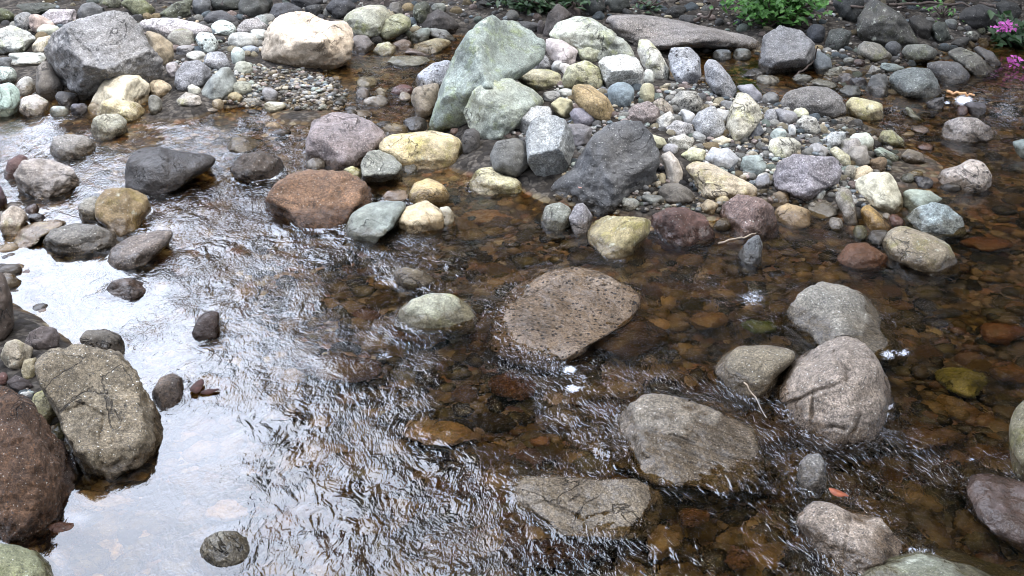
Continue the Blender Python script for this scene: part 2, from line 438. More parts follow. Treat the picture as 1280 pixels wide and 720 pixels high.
# ------------------------------------------------------------------ rocks
ROCKS = r'''
A1|L|boulder|g|135,132,130|a2|250,175 340,110 560,50 640,60 690,110 740,200 825,300 815,370 740,405 640,400 520,395 470,460 400,480 330,420 260,330 215,250|large angular grey boulder with a dark slanting face, biggest rock of the left shore
A1|L|rock|s|235,218,175|a2|600,370 700,375 748,430 740,510 600,520 480,570 430,560 440,510 510,410|pale cream angular rock leaning against the foot of the big angular grey boulder
A1|L|rock|m|205,185,130|a1|480,570 510,510 560,490 680,510 725,550 700,590 640,615 560,600|yellowish stained rock tucked under the front of the cream angular rock
A1|W|rock|g|168,168,152|a1|455,640 470,590 520,570 590,570 630,600 640,650 560,690 480,690|rounded grey green rock at the waterline just below the yellowish stained rock
A1|L|cobble|s|212,188,142|a1|e 800 445 52 48 -20|tan cobble at the lower right corner of the big angular grey boulder
A1|L|rock|s|170,148,108|a0|720,150 800,170 865,220 870,280 830,320 780,320 740,200|smooth brown oval rock half hidden behind the right side of the big grey boulder
A1|L|rock|s|122,112,100|a0|185,340 230,300 260,330 330,420 370,460 300,490 220,485 180,440|round dull brown rock wedged under the left overhang of the big grey boulder
A1|L|rock|s|165,195,180|a0|-60,500 -20,430 50,410 95,450 100,510 60,570 0,585 -50,560|mint green rounded rock cut by the left edge of the picture
A1|L|cobble|g|162,176,166|a1|e 30 372 54 42 10|grey green cobble resting behind the mint green rounded rock
A1|L|cobble|m|186,176,166|a1|95,540 110,490 180,470 245,510 240,570 150,582|pinkish grey block of a cobble right of the mint green rounded rock
A1|L|cobble|s|176,186,176|a0|e 297 556 46 27 0|low pale greenish cobble at the water between pinkish cobble and cream rock
A1|L|cobble|s|95,95,108|a1|e 395 545 38 32 0|dark slate cobble in the shadow beside the cream angular rock
A1|L|cobble|s|80,78,78|a1|e 340 495 55 38 20|nearly black cobble below the round dull brown rock
A1|L|cobble|s|172,172,166|a1|e 130 432 50 42 30|pale grey cobble between mint green rock and round dull brown rock
A1|L|slab|s|192,197,186|a2|45,265 220,262 238,300 235,322 60,325 42,300|flat pale grey slab lying level left of the big grey boulder
A1|L|cobble|s|120,122,125|a1|e 20 312 36 30 0|dark grey cobble at the left edge beside the flat pale slab
A1|L|rock|m|186,190,184|a2|-40,220 -20,150 60,125 150,160 185,195 110,255 0,262|wide pale whitish rock above the flat pale slab
A1|L|cobble|m|206,190,158|a1|160,225 190,190 255,175 255,215 220,265 165,258|buff cobble touching the upper left of the big grey boulder
A1|L|cobble|s|196,200,175|a0|e 240 150 62 28 5|low pale green cobble behind the buff cobble
A1|L|cobble|s|196,166,150|a1|e 205 120 62 44 20|pinkish cobble behind the pale green one
A1|L|cobble|g|130,130,130|a1|e 118 110 52 46 -20|grey cobble left of the pinkish cobble
A1|L|boulder|g|166,156,160|a2|165,100 250,45 380,45 395,100 330,130 250,125|mauve grey flat topped boulder behind the big angular grey boulder
A1|T|rock|s|150,150,150|a0|385,60 410,20 460,8 520,40 530,75 470,95 390,100|rounded grey rock peeking over the top of the big angular boulder
A1|T|slab|s|105,110,95|a1|80,20 250,10 310,30 240,55 160,75 80,60|dark olive slab near the top left corner
A1|T|rock|m|130,135,95|a0|e 10 75 58 34 10|mossy brown rock at the top left edge of the picture
A1|T|rock|m|166,170,116|a1|600,20 630,-10 720,-5 780,45 770,75 690,80 640,45|yellow green mossy rock above the big angular boulder
A1|T|rock|m|166,166,130|a0|e 552 12 54 30 0|olive grey rock left of the yellow green mossy one
A1|T|rock|m|150,155,120|a2|790,65 880,10 960,-5 960,60 920,88 820,84|wedge shaped mossy rock right of the yellow green mossy one
A1|T|rock|s|150,155,160|a0|e 1008 28 48 44 0|blue grey rounded rock right of the mossy wedge
A1|T|rock|s|124,124,130|a1|1015,95 1050,60 1110,50 1180,85 1210,112 1120,128 1040,118|dark grey low rock above the white mint cobble
A1|L|cobble|s|202,217,206|a1|e 1120 140 58 40 10|white mint cobble above the gravel patch
A1|L|cobble|p|206,221,216|a1|975,190 1000,160 1060,165 1095,215 1080,252 1020,257 985,215|whitish blue block of a cobble with a dark spot near the gravel patch
A1|L|boulder|g|192,182,181|a1|685,110 760,90 880,90 980,110 1060,140 1065,168 1000,180 940,205 830,190 740,160|long pinkish grey boulder spreading right behind the big angular one
A1|L|rock|m|150,145,130|a1|e 908 192 72 44 5|brown grey rock in front of the long pinkish grey boulder
A1|L|rock|s|186,186,176|a0|e 1215 202 78 40 0|pale grey oval rock left of the big cream boulder
A1|L|rock|g|170,165,165|a1|1180,140 1220,100 1290,85 1340,130 1320,170 1200,170|mauve speckled rock behind the pale grey oval one
A1|T|boulder|s|114,114,105|a1|1190,20 1220,-20 1300,-30 1350,20 1330,80 1240,85 1195,60|dark dull boulder at the top above the pale oval rock
A1|T|rock|s|90,95,85|a1|e 1130 15 74 38 0|dark green black rock at the top edge left of the dark dull boulder
A1|L|rock|g|140,140,146|a1|870,410 880,360 920,310 990,300 1050,340 1058,380 1010,420 950,455 900,450|grey granite rock at the left end of the gravel patch
A1|L|rock|s|136,142,136|a1|995,465 1040,400 1110,335 1150,335 1185,400 1180,455 1100,495 1020,500|smooth grey wedge leaning on the left end of the gravel patch
A1|L|cobble|m|176,164,148|a1|880,500 930,460 1000,480 1012,520 950,532 890,524|tan cobble at the water in front of the grey granite rock
A1|L|cobble|s|206,201,176|a1|e 970 450 36 22 10|pale cobble between the granite rock and the smooth wedge
A1|L|cobble|s|178,166,166|a1|e 862 345 30 40 -20|pale reddish cobble right of the big angular boulder's lower corner
A1|L|cobble|s|176,156,100|a0|e 1175 490 38 30 0|mustard yellow cobble at the water below the smooth wedge
A1|L|cobble|g|150,150,155|a1|e 1085 302 62 44 0|bluish grey cobble behind the top of the smooth wedge
A1|L|cobble|s|181,196,186|a0|e 1190 278 36 42 0|pale mint upright cobble at the back of the gravel patch
A1|L|pebble|s|192,192,182|a1|e 985 280 48 27 0|pale oblong stone above the granite rock
A1|L|pebble|s|151,146,145|a1|e 925 250 46 25 0|grey flat stone right of the smooth brown oval rock
A1|L|cobble|s|181,186,166|a1|e 1215 342 52 32 0|pale greenish cobble on the gravel right of the smooth wedge
A1|L|cobble|s|166,166,140|a0|e 1210 442 48 38 0|olive grey cobble touching the right side of the smooth wedge
A1|L|cobble|g|176,180,175|a1|e 1255 512 50 24 0|flat light grey cobble at the water's edge of the gravel patch
A1|L|pebble|s|171,151,110|a0|e 1090 522 32 26 0|brown yellow stone in the water under the smooth wedge
A1|W|slab|s|191,186,181|a1|e 1040 546 48 17 5|thin pale slab just breaking the water below the gravel patch
A1|L|cobble|s|131,126,110|a1|e 775 520 38 42 0|dull brown cobble right of the cream angular rock
A1|L|cobble|s|150,160,172|a0|e 1252 250 44 22 0|blue grey cobble behind the gravel patch
A2|L|boulder|s|228,202,166|a1|20,250 50,150 110,80 200,55 260,60 340,100 440,100 480,140 490,200 470,290 400,312 250,335 100,325 30,290|big smooth cream boulder above the gravel patch
A2|L|boulder|m|166,166,141|a0|435,90 480,50 560,25 640,25 670,60 680,110 620,170 560,190 490,175 450,140|rounded grey green boulder right of the big cream boulder
A2|L|rock|m|160,160,116|a0|590,160 640,90 720,65 775,90 772,140 700,180 640,205|olive lichen rock joined to the right of the grey green boulder
A2|T|boulder|s|95,95,100|a1|345,40 380,0 470,-10 500,30 480,80 400,90|dark boulder behind the right shoulder of the big cream boulder
A2|T|rock|s|85,85,90|a1|e 250 8 78 34 0|dark low rock at the top edge behind the big cream boulder
A2|T|rock|s|110,110,116|a1|60,75 90,20 160,10 230,40 230,66 130,105 70,100|grey blocky rock above the left shoulder of the big cream boulder
A2|T|cobble|s|100,100,100|a1|e 290 50 48 27 0|dark grey stone just above the big cream boulder
A2|T|rock|s|80,85,80|a1|e 20 20 66 38 0|very dark rock at the top edge left of the grey blocky rock
A2|L|cobble|s|161,171,166|a0|e 25 112 36 38 0|greenish grey cobble left of the big cream boulder's shoulder
A2|L|cobble|s|190,195,185|a1|e 15 172 40 30 0|whitish cobble against the left side of the big cream boulder
A2|T|boulder|s|116,106,100|a1|800,130 840,80 910,45 960,70 1020,120 1000,160 900,148 820,158|brown domed boulder up the channel left of the mint green boulder
A2|T|cobble|s|177,181,162|a0|e 915 38 36 24 0|pale stone on top of the brown domed boulder
A2|T|cobble|s|166,160,150|a1|e 698 45 38 32 0|grey stone behind the olive lichen rock
A2|T|rock|m|120,125,100|a1|e 830 60 48 48 0|mossy dark rock left of the brown domed boulder
A2|W|rock|s|141,151,146|a1|775,170 830,140 872,140 862,190 810,212 770,202|grey green rock at the head of the small side channel
A2|W|rock|s|130,135,136|a0|870,140 950,150 1005,190 990,207 920,195 865,175|long grey rock slanting into the small side channel
A2|W|slab|m|166,156,126|a0|770,250 800,220 900,190 970,200 978,222 930,248 840,272|long tan slab lying in the small side channel
A2|W|cobble|m|197,197,176|a1|585,250 610,220 660,208 700,235 692,268 630,280|whitish lichen spotted rock in the side channel below the olive rock
A2|W|cobble|s|141,126,116|a1|e 730 226 46 29 0|brown cobble between whitish lichen rock and long tan slab
A2|W|slab|s|176,166,171|a1|740,262 770,240 850,262 890,277 800,280|thin mauve slab at the near side of the long tan slab
A2|W|slab|s|182,192,187|a1|655,312 680,282 760,278 850,280 878,306 800,332 700,332|pale grey green slab across the small side channel
A2|W|slab|s|181,176,151|a0|e 555 410 50 27 0|lone pale flat stone in the middle of the side channel
A2|W|rock|s|130,125,126|a1|e 530 222 60 42 0|dark rough rock right of the big cream boulder at the water
A2|W|cobble|s|100,100,106|a1|e 715 182 48 24 0|dark low cobble at the foot of the olive lichen rock
A2|P|rock|p|162,166,176|a2|775,440 810,370 880,320 960,300 985,330 950,400 900,435 805,448|bluish grey dark spotted rock behind the left side of the mint green boulder
A2|P|rock|s|146,131,106|a0|775,490 790,440 850,425 915,415 910,500 860,585 810,562|smooth olive brown rock at the left foot of the mint green boulder
A2|P|boulder|m|146,160,147|a2|850,620 880,530 930,400 1000,250 1060,160 1160,75 1200,80 1300,110 1440,200 1450,290 1380,345 1290,400 1180,440 1100,520 1070,620 1050,650 940,660 860,645|tall tilted mint green boulder, the largest on the gravel island
A2|P|boulder|m|158,166,146|a1|1035,560 1080,460 1150,395 1270,390 1390,450 1450,510 1390,560 1340,600 1270,640 1230,690 1160,700 1080,640|rounded mossy grey green boulder in front of the tilted mint green boulder
A2|W|cobble|s|192,192,192|a1|e 600 506 56 28 0|light grey flat cobble at the water left of the smooth olive brown rock
A2|W|pebble|s|150,145,146|a1|e 535 465 38 24 0|grey stone at the right end of the gravel patch
A2|W|pebble|s|190,185,165|a1|e 628 460 27 20 0|small buff stone between gravel patch and mint green boulder
A2|W|pebble|s|205,200,192|a1|e 745 482 30 20 0|small whitish stone left of the smooth olive brown rock
A2|W|cobble|s|120,80,75|a1|e 730 450 52 26 0|wet reddish brown stone left of the smooth olive brown rock
A2|W|cobble|m|167,152,115|a0|e 700 646 62 28 5|tan stone in the water below the tilted mint green boulder
A2|W|rock|s|70,66,60|a1|e 800 622 54 40 0|black wet rock at the lower left corner of the mint green boulder
A2|W|slab|s|151,141,126|a0|e 525 570 60 20 0|low mauve brown stone awash in the side channel
A2|L|cobble|s|207,207,176|a1|40,520 60,508 140,512 152,530 120,562 60,562 42,545|pale yellow block at the front water's edge of the gravel patch
A2|L|cobble|s|131,126,125|a1|e 70 476 38 40 0|dark grey lump on the front of the gravel patch
A2|W|boulder|g|152,142,147|a1|250,720 280,610 390,560 490,570 590,620 650,680 640,760 560,800 480,840 350,850 270,790|purplish grey boulder in the stream above the red brown boulder
A2|W|pebble|s|170,140,125|a0|e 995 656 24 16 0|small pinkish stone on the right end of the yellow rock
A2|W|rock|s|90,88,88|a0|1030,690 1045,650 1090,640 1120,665 1120,730 1090,770 1035,760|dark upright stone between the yellow rock and the mossy boulder
A3|P|boulder|m|192,197,177|a1|175,180 230,110 330,80 400,90 500,150 580,210 625,270 560,295 440,300 380,270 310,240 240,210|broad pale green boulder at the back of the gravel island
A3|R|boulder|g|158,147,138|a1|440,95 520,68 700,80 900,115 1100,160 1270,196 1275,262 1100,238 960,225 850,225 730,235 620,240 560,190|very long low mauve boulder lying behind the gravel island
A3|T|rock|s|131,116,106|a1|150,160 180,70 230,15 270,45 310,80 250,110 190,185|pointed brown rock behind the pale green boulder's left end
A3|P|rock|s|227,207,197|a2|165,240 175,190 250,200 330,250 312,312 270,327 200,292|pinkish white broken rock at the left end of the pale green boulder
A3|P|rock|m|192,192,151|a1|320,240 370,215 440,250 432,312 350,302|yellow green rock right of the pinkish white broken rock
A3|P|cobble|g|150,150,151|a1|e 145 312 48 40 0|grey cobble between mint green boulder and pinkish white rock
A3|P|pebble|s|182,182,176|a1|e 225 330 30 24 0|small grey stone above the mossy tan lying rock
A3|P|pebble|s|205,195,180|a1|e 268 342 28 26 30|small cream stone right of the small grey stone on the island's back
A3|P|rock|m|177,167,126|a0|0,370 60,345 180,345 245,365 252,420 200,452 120,452 30,402|lying tan rock with mossy stains at the right of the mint green boulder
A3|P|rock|m|182,177,131|a0|250,390 280,330 370,300 440,340 462,400 440,442 330,425 260,435|mossy yellowish rock right of the lying tan rock
A3|P|boulder|g|202,202,192|a2|430,310 460,285 560,270 630,290 668,370 650,425 560,430 480,445 450,380|blocky whitish grey boulder at the top of the gravel island
A3|P|rock|m|217,212,192|a1|625,250 640,205 680,195 740,260 790,340 782,392 720,395 650,315|leaning white oblong rock right of the blocky whitish boulder
A3|P|rock|p|166,170,178|a1|780,280 800,240 890,235 940,290 947,370 900,418 840,418 790,345|pitted bluish grey rock right of the leaning white oblong rock
A3|P|rock|g|156,156,159|a1|960,330 980,295 1030,310 1090,380 1130,440 1080,487 1020,455 970,405|leaning grey long rock right of the pitted bluish rock
A3|P|rock|o|182,150,82|a0|295,450 320,420 390,425 480,490 515,550 500,592 450,602 370,562 310,502|smooth ochre egg shaped rock tilted down to the right
A3|P|rock|s|130,151,160|a0|e 545 472 68 60 0|round slate blue stone beside the ochre egg shaped rock
A3|P|cobble|s|187,177,126|a0|e 676 466 38 52 0|yellowish upright cobble right of the slate blue stone
A3|P|pebble|s|207,207,186|a0|e 685 382 27 34 0|small pale stone standing on the yellowish upright cobble
A3|P|cobble|s|192,182,127|a0|190,520 240,485 300,500 307,552 270,592 220,562|straw coloured cobble left of the ochre egg shaped rock
A3|P|pebble|s|182,182,177|a0|e 200 480 44 27 0|pale grey stone above the straw coloured cobble
A3|P|pebble|s|203,203,187|a0|e 268 465 36 23 0|creamy stone touching the upper end of the ochre rock
A3|P|cobble|s|146,139,151|a0|285,570 310,540 370,540 415,590 400,627 320,622|smooth mauve cobble below the ochre egg shaped rock
A3|P|rock|g|172,172,167|a1|20,600 30,540 90,525 190,535 202,570 150,640 60,672|pale speckled rock behind the grey pyramid rock
A3|P|boulder|g|146,151,151|a1|65,680 100,600 180,570 260,590 300,660 315,740 290,800 240,870 150,880 80,800|grey pyramid rock with a black underside left of the dark rough boulder
A3|P|rock|s|125,118,118|a1|275,620 350,620 405,640 385,710 320,730 285,665|dull brown grey rock between grey pyramid and dark rough boulder
A3|P|boulder|l|98,98,99|a2|140,935 205,885 290,850 400,680 480,620 560,600 640,600 712,688 744,800 700,940 560,1048 420,1060 240,992|big dark grey rough boulder at the front of the gravel island
A3|P|rock|p|167,162,147|a1|790,510 840,455 920,455 957,512 940,548 870,562 820,562|rounded grey rock with black hollow below the pitted bluish rock
A3|P|rock|g|150,130,121|a2|550,590 600,530 680,505 740,540 740,595 650,615|brownish pink flat topped rock above the dark rough boulder
A3|P|cobble|m|182,162,136|a1|700,510 750,490 800,530 812,572 760,575 725,550|tan cobble right of the brownish pink rock
A3|P|cobble|l|207,202,187|a2|715,595 790,555 815,590 775,632 725,640|stack like whitish layered cobble below the tan cobble
A3|P|boulder|m|207,197,166|a2|1070,620 1090,540 1130,460 1180,470 1240,530 1252,590 1190,655 1110,695|tall pale tan rock standing at the centre of the island's right half
A3|P|rock|g|156,156,156|a1|900,610 930,560 1010,525 1060,610 1072,652 980,695 930,665|sloping grey granite rock left of the tall pale tan rock
A3|P|pebble|s|212,210,205|a2|e 880 582 42 28 10|white angular stone left of the sloping granite rock
A3|P|cobble|s|205,205,202|a2|e 1050 577 38 37 40|white sharp stone between the granite rock and the tall pale tan rock
A3|P|pebble|s|130,130,130|a1|e 1076 524 33 24 0|dark capped stone above the white sharp stone
A3|P|rock|s|150,150,161|a1|1120,430 1200,420 1250,470 1240,512 1160,485|bluish grey rock behind the tall pale tan rock
A3|P|cobble|g|172,166,161|a1|750,645 820,600 900,620 912,662 840,682|pinkish grey rock left of the sloping granite rock's foot
A3|P|cobble|s|207,202,151|a1|660,660 760,690 782,725 700,745|yellow green cobble touching the right edge of the dark rough boulder
A3|P|cobble|g|187,182,166|a1|780,690 860,670 915,700 885,745 790,745|buff grey cobble below the pinkish grey rock
A3|P|cobble|s|217,202,161|a2|985,705 1050,680 1112,700 1085,735|flat cream yellow cobble below the granite rock
A3|P|cobble|s|110,115,125|a2|1170,680 1230,600 1262,660 1200,695|dark blue triangular cobble right of the tall pale tan rock
A3|P|pebble|s|160,160,156|a0|e 930 682 42 23 15|grey flat stone at the foot of the granite rock
A3|R|cobble|s|150,160,166|a0|e 1050 276 46 29 0|blue grey cobble in the pool behind the leaning grey long rock
A3|R|cobble|s|140,146,140|a0|e 1150 272 46 29 0|olive grey cobble right of the blue grey one in the back pool
A3|R|cobble|s|70,72,76|a0|e 965 242 38 27 0|black cobble in front of the long mauve boulder
A3|R|slab|s|110,110,110|a1|1130,372 1210,340 1277,355 1232,388|dark thin slab in the back pool
A3|R|cobble|s|182,187,181|a0|e 1262 400 40 24 0|pale stone at the near edge of the back pool
A3|R|cobble|s|161,166,156|a0|e 1080 240 42 23 0|grey stone at the foot of the long mauve boulder
A3|R|cobble|m|175,165,120|a0|e 1140 240 36 22 0|yellowish stone at the foot of the long mauve boulder
A3|R|cobble|s|166,171,176|a0|e 765 217 50 28 0|bluish stone lying against the middle of the long mauve boulder
A3|R|pebble|s|140,145,148|a0|e 860 222 34 20 0|dark bluish stone right of the bluish one by the long mauve boulder
A3|T|boulder|s|95,100,95|a0|350,20 370,-20 440,-20 470,40 430,82 390,82|dark green grey boulder at the top edge left of its twin
A3|T|boulder|s|101,106,96|a0|460,10 490,-30 580,-20 592,30 540,66 480,62|dark green grey boulder at the top edge above the long mauve boulder's end
A3|T|rock|s|75,72,66|a1|e 820 60 54 30 0|very dark rock in the shade behind the long mauve boulder
A3|T|rock|s|110,108,106|a1|e 80 132 58 27 10|dark grey stone behind the tip of the mint green boulder
A3|T|cobble|s|135,120,115|a1|e 145 136 20 32 0|small brown stone beside the pointed brown rock
A3|R|boulder|g|150,148,148|a2|1228,300 1260,180 1340,128 1440,152 1512,220 1520,280 1460,340 1340,366 1260,352|big angular grey boulder standing behind the island's right end
A4|T|boulder|m|120,118,110|a1|440,160 450,80 490,20 530,-10 600,30 680,80 720,140 760,200 700,218 640,240 560,205 480,205|large pyramid shaped dark boulder on the far right bank
A4|R|rock|m|150,145,130|a0|450,230 480,205 560,220 620,270 622,302 560,312 480,292 440,272|tan oval rock leaning at the foot of the dark pyramid boulder
A4|T|rock|p|110,115,105|a1|285,210 310,150 370,140 420,160 400,222 350,257 290,242|dark rock with a pale vein left of the dark pyramid boulder
A4|T|boulder|s|75,78,75|a1|320,20 360,-20 480,-10 480,60 440,112 370,82|shaded dark boulder behind the left of the pyramid boulder
A4|R|rock|m|130,130,116|a0|665,260 690,225 790,220 850,250 832,292 740,312 680,302|mossy grey oval rock right of the pyramid boulder's foot
A4|R|rock|g|115,112,110|a1|790,320 870,305 960,320 1010,370 980,412 900,422 850,402|dark grey rock behind the green grey egg at the right water's edge
A4|R|boulder|g|125,132,126|a0|605,400 630,360 730,335 810,345 850,410 870,467 780,492 690,492 620,442|green grey egg shaped boulder at the right water's edge
A4|R|rock|s|130,128,122|a2|485,440 520,380 560,365 600,400 607,472 520,478|pointed grey rock left of the green grey egg shaped boulder
A4|W|boulder|g|140,138,138|a0|50,530 90,460 200,430 300,435 370,480 400,560 330,582 200,584 100,562|smooth wide grey boulder behind the right end of the island
A4|W|rock|m|217,212,172|a0|390,520 420,485 500,500 570,520 577,572 520,602 440,572 400,562|pale yellow kidney shaped rock right of the smooth wide grey boulder
A4|W|rock|g|156,151,151|a1|850,680 890,610 960,585 1040,590 1120,640 1132,682 1050,702 950,712 880,704|lone grey rock in the dark water at the right
A4|R|boulder|m|126,121,106|a0|880,270 960,235 1050,270 1140,340 1142,378 1060,378 1000,332 920,292|long mossy boulder sloping into the water at the right bank
A4|R|rock|s|116,111,106|a1|1020,250 1050,230 1120,260 1167,300 1142,332 1080,282|tan ended rock behind the long mossy sloping boulder
A4|T|boulder|s|90,88,85|a0|940,90 980,45 1060,20 1150,50 1157,112 1100,147 1000,132|dark round boulder near the top right
A4|T|rock|s|85,85,80|a1|1135,20 1180,0 1250,20 1272,60 1220,102 1160,82|dark rock right of the dark round boulder
A4|T|rock|m|100,106,90|a2|810,130 850,105 890,115 917,190 880,212 820,188|squarish olive dark rock right of the pyramid boulder
A4|T|rock|s|85,80,72|a1|700,90 760,75 830,120 812,190 760,195 730,160|shaded brown rock behind the right slope of the pyramid boulder
A4|T|cobble|s|170,176,166|a0|e 915 115 30 21 0|pale stone between squarish olive rock and dark round boulder
A4|T|cobble|m|150,150,110|a0|e 1065 147 27 24 0|yellowish stone below the dark round boulder
A4|T|cobble|m|140,135,116|a0|e 1020 182 37 27 0|olive stone on the slope below the dark round boulder
A4|T|rock|s|100,95,85|a1|e 960 218 52 27 -15|brown flat rock above the long mossy sloping boulder
A4|T|rock|s|95,100,110|a0|e 240 168 46 48 0|slate blue dark rock right of the big angular grey boulder
A4|T|cobble|s|115,116,116|a0|e 625 245 42 38 0|grey stone between tan oval rock and mossy oval rock
A4|R|cobble|s|190,196,182|a2|260,380 300,345 370,330 372,372 290,387|pale angular cobble in the cluster right of the big angular grey boulder
A4|R|pebble|s|215,215,210|a1|e 410 350 42 15 8|thin white stone on the cobble cluster at the right bank
A4|R|cobble|m|192,187,176|a1|480,380 520,325 567,345 540,382|buff blocky cobble behind the pointed grey rock
A4|R|rock|s|155,171,161|a0|555,342 570,315 640,320 692,342 612,374|mint cobble between buff blocky cobble and green grey egg
A4|R|rock|s|131,141,146|a0|220,300 250,250 310,290 322,330 250,374|blue grey rock right of the big angular grey boulder's lower edge
A4|R|pebble|s|150,155,145|a0|e 405 306 30 18 0|small grey stone above the cobble cluster at the right bank
A4|R|pebble|s|112,87,77|a0|e 455 316 32 19 0|small reddish stone below the tan oval rock
A4|R|cobble|s|141,151,151|a1|355,450 400,425 450,430 477,470 400,482|grey teal cobble above the pale yellow kidney rock
A4|R|slab|s|182,187,176|a0|200,410 250,392 340,415 362,442 300,442|pale slab behind the smooth wide grey boulder
A4|R|cobble|s|166,176,171|a1|e 170 391 54 18 0|flat grey green stone left of the pale slab in the back pool
A4|R|pebble|s|190,190,176|a1|e 18 400 40 20 0|pale stone in the back pool at the island's far edge
A4|R|cobble|s|145,140,140|a1|e 390 392 42 24 0|grey cobble in the middle of the right bank cobble cluster
A4|R|cobble|s|120,120,131|a1|e 450 412 42 26 0|bluish dark cobble left of the pointed grey rock
A4|W|slab|s|166,176,161|a1|685,540 700,530 780,590 772,602 700,572|pale stone stripe lying aslant in the water below the green grey egg
A4|W|slab|s|176,176,171|a1|e 400 600 52 17 10|pale slab just right of the smooth wide grey boulder's near end
A4|W|slab|s|167,152,146|a0|e 760 650 44 18 0|pinkish flat stone awash left of the lone grey rock
A4|W|rock|s|105,105,110|a1|790,512 830,490 880,490 872,542 810,547|dark cobble touching the near end of the green grey egg
A4|W|cobble|s|110,108,116|a1|e 1035 542 50 34 0|dark cobble by the white glare in the right water
A4|W|cobble|s|120,90,85|a0|e 972 552 28 23 0|reddish round cobble by the white glare in the right water
A4|P|rock|p|187,182,166|a1|140,610 180,575 240,590 267,640 240,665 170,658|knobbly white and grey rock at the island's back right
A4|P|cobble|s|222,217,166|a0|e 165 566 38 26 0|round lemon coloured cobble on top of the knobbly white and grey rock
A4|P|cobble|g|160,160,162|a0|e 15 582 34 37 0|grey round cobble left of the round lemon coloured cobble's neighbours
A4|P|cobble|s|150,148,151|a1|e 85 582 58 38 20|grey hooked cobble left of the lemon coloured cobble
A4|P|pebble|s|217,217,212|a1|e 120 650 20 26 0|white blocky pebble left of the knobbly white and grey rock
A4|P|cobble|s|181,196,186|a1|e 50 672 44 27 -10|pale mint cobble left of the white blocky pebble
A4|P|rock|p|170,176,176|a1|270,700 320,660 390,660 387,712 300,742|grey white hollowed rock at the island's back right end
A4|P|rock|s|207,212,187|a0|405,690 430,668 500,663 530,700 525,740 480,760 430,740|pale greenish cream rock at the right end of the island
A4|P|rock|m|195,190,165|a1|0,740 10,700 50,685 130,690 170,720 160,760 100,790 30,790|pale lichen rock directly behind the purple grey flat boulder
A4|P|cobble|m|160,150,140|a1|e 410 735 60 40 -20|brown grey cobble left of the pale greenish cream rock
A4|W|rock|m|165,165,130|a0|545,700 570,655 620,650 680,700 682,725 620,742|mossy green round rock standing in water at the island's right end
A4|P|cobble|s|120,120,118|a1|e 15 492 40 32 0|dark grey cobble left of the smooth wide grey boulder
B3|W|rock|g|140,146,140|a0|145,370 170,310 240,290 295,325 290,400 230,432 165,422|round grey stone in front of the dark rough boulder's left foot
B3|W|rock|g|151,151,161|a2|285,370 320,300 360,295 405,365 390,422 340,452 310,422|pointed grey stone between the round grey stone and the wet yellow rock
B3|W|rock|m|176,166,126|a1|380,450 400,400 470,360 600,365 690,375 690,440 640,490 600,570 500,580 430,550 390,500|wet yellow brown rock sloping into the stream below the dark rough boulder
B3|W|rock|l|112,82,74|a1|680,440 700,360 780,320 860,315 960,360 1010,430 1010,482 920,502 830,512 720,512|dark red brown layered rock right of the wet yellow brown rock
B3|W|boulder|g|147,124,119|a2|1035,360 1060,300 1130,250 1240,270 1300,310 1330,390 1320,442 1200,472 1080,452|mauve angular rock at the stream edge of the island
B3|P|cobble|s|197,172,121|a0|935,310 980,275 1035,300 1012,347 950,347|yellow cobble against the left side of the mauve angular rock
B3|P|rock|m|202,180,138|a1|860,110 920,85 1000,100 1120,160 1230,210 1227,257 1100,272 1000,282 930,262 910,182|long yellowish tan rock with a pink end on the island's front
B3|P|rock|s|212,197,177|a2|745,55 790,35 830,80 857,140 842,197 790,192 760,112|narrow pinkish white rock standing right of the dark rough boulder
B3|P|rock|s|115,105,90|a1|725,240 760,200 830,195 900,230 932,292 830,302 760,282|shaded brown rock below the narrow pinkish white rock
B3|P|cobble|m|197,192,141|a0|840,55 900,15 970,30 962,77 890,87|yellow green cobble right of the narrow pinkish white rock
B3|P|rock|s|197,197,197|a0|960,75 1000,15 1040,25 1080,18 1137,70 1112,127 1010,107|pale grey heart shaped rock on the island's front
B3|P|rock|s|150,166,161|a1|1140,110 1160,60 1240,55 1277,110 1242,162 1170,162|teal grey rock right of the pale grey heart shaped rock
B3|P|cobble|s|166,161,161|a0|e 790 25 42 27 0|grey mauve cobble above the narrow pinkish white rock
B3|P|cobble|s|140,140,146|a1|e 1252 192 42 36 0|dark grey cobble below the teal grey rock
B3|P|cobble|g|140,140,126|a1|e 590 302 52 30 0|grey green cobble at the right foot of the dark rough boulder
B3|P|cobble|s|110,110,100|a1|e 708 278 58 26 0|dark wet cobble left of the shaded brown rock
B3|W|pebble|s|200,198,190|a0|e 515 340 27 14 0|small pale stone at the water under the dark rough boulder
B3|P|pebble|s|170,155,110|a0|e 750 172 20 27 0|small yellowish stone under the narrow pinkish white rock
B3|P|pebble|s|200,180,120|a0|e 1050 282 36 22 0|small yellow stone under the long yellowish tan rock
B3|W|rock|m|207,202,167|a0|-216,192 -172,128 -92,112 20,168 82,222 40,252 -80,258 -200,248|pale yellow green rock with a wet base below the mossy boulder
B3|P|rock|s|110,110,105|a0|-112,60 -80,-12 20,-32 80,0 88,100 20,152 -88,124|dark rounded rock left of the grey pyramid rock
B3|W|rock|p|122,127,132|a1|1130,540 1180,480 1230,450 1252,500 1242,582 1170,602|small dark rock with a white cap in the rapid below the mauve angular rock
B3|W|boulder|p2|178,160,141|a0|-120,940 -60,820 40,720 200,632 320,612 480,660 640,752 645,815 560,870 300,965 220,1010 120,1020 0,1000 -100,970|large flat pitted grey brown boulder in the middle of the stream
B4|P|boulder|g|142,134,140|a2|20,170 50,90 130,50 240,60 340,60 370,120 360,200 280,222 200,275 110,242 40,222|purple grey flat boulder on the island's right half
B4|P|cobble|s|186,191,186|a2|195,240 240,210 290,235 282,277 215,279|whitish triangular stone lying on the purple grey flat boulder's foot
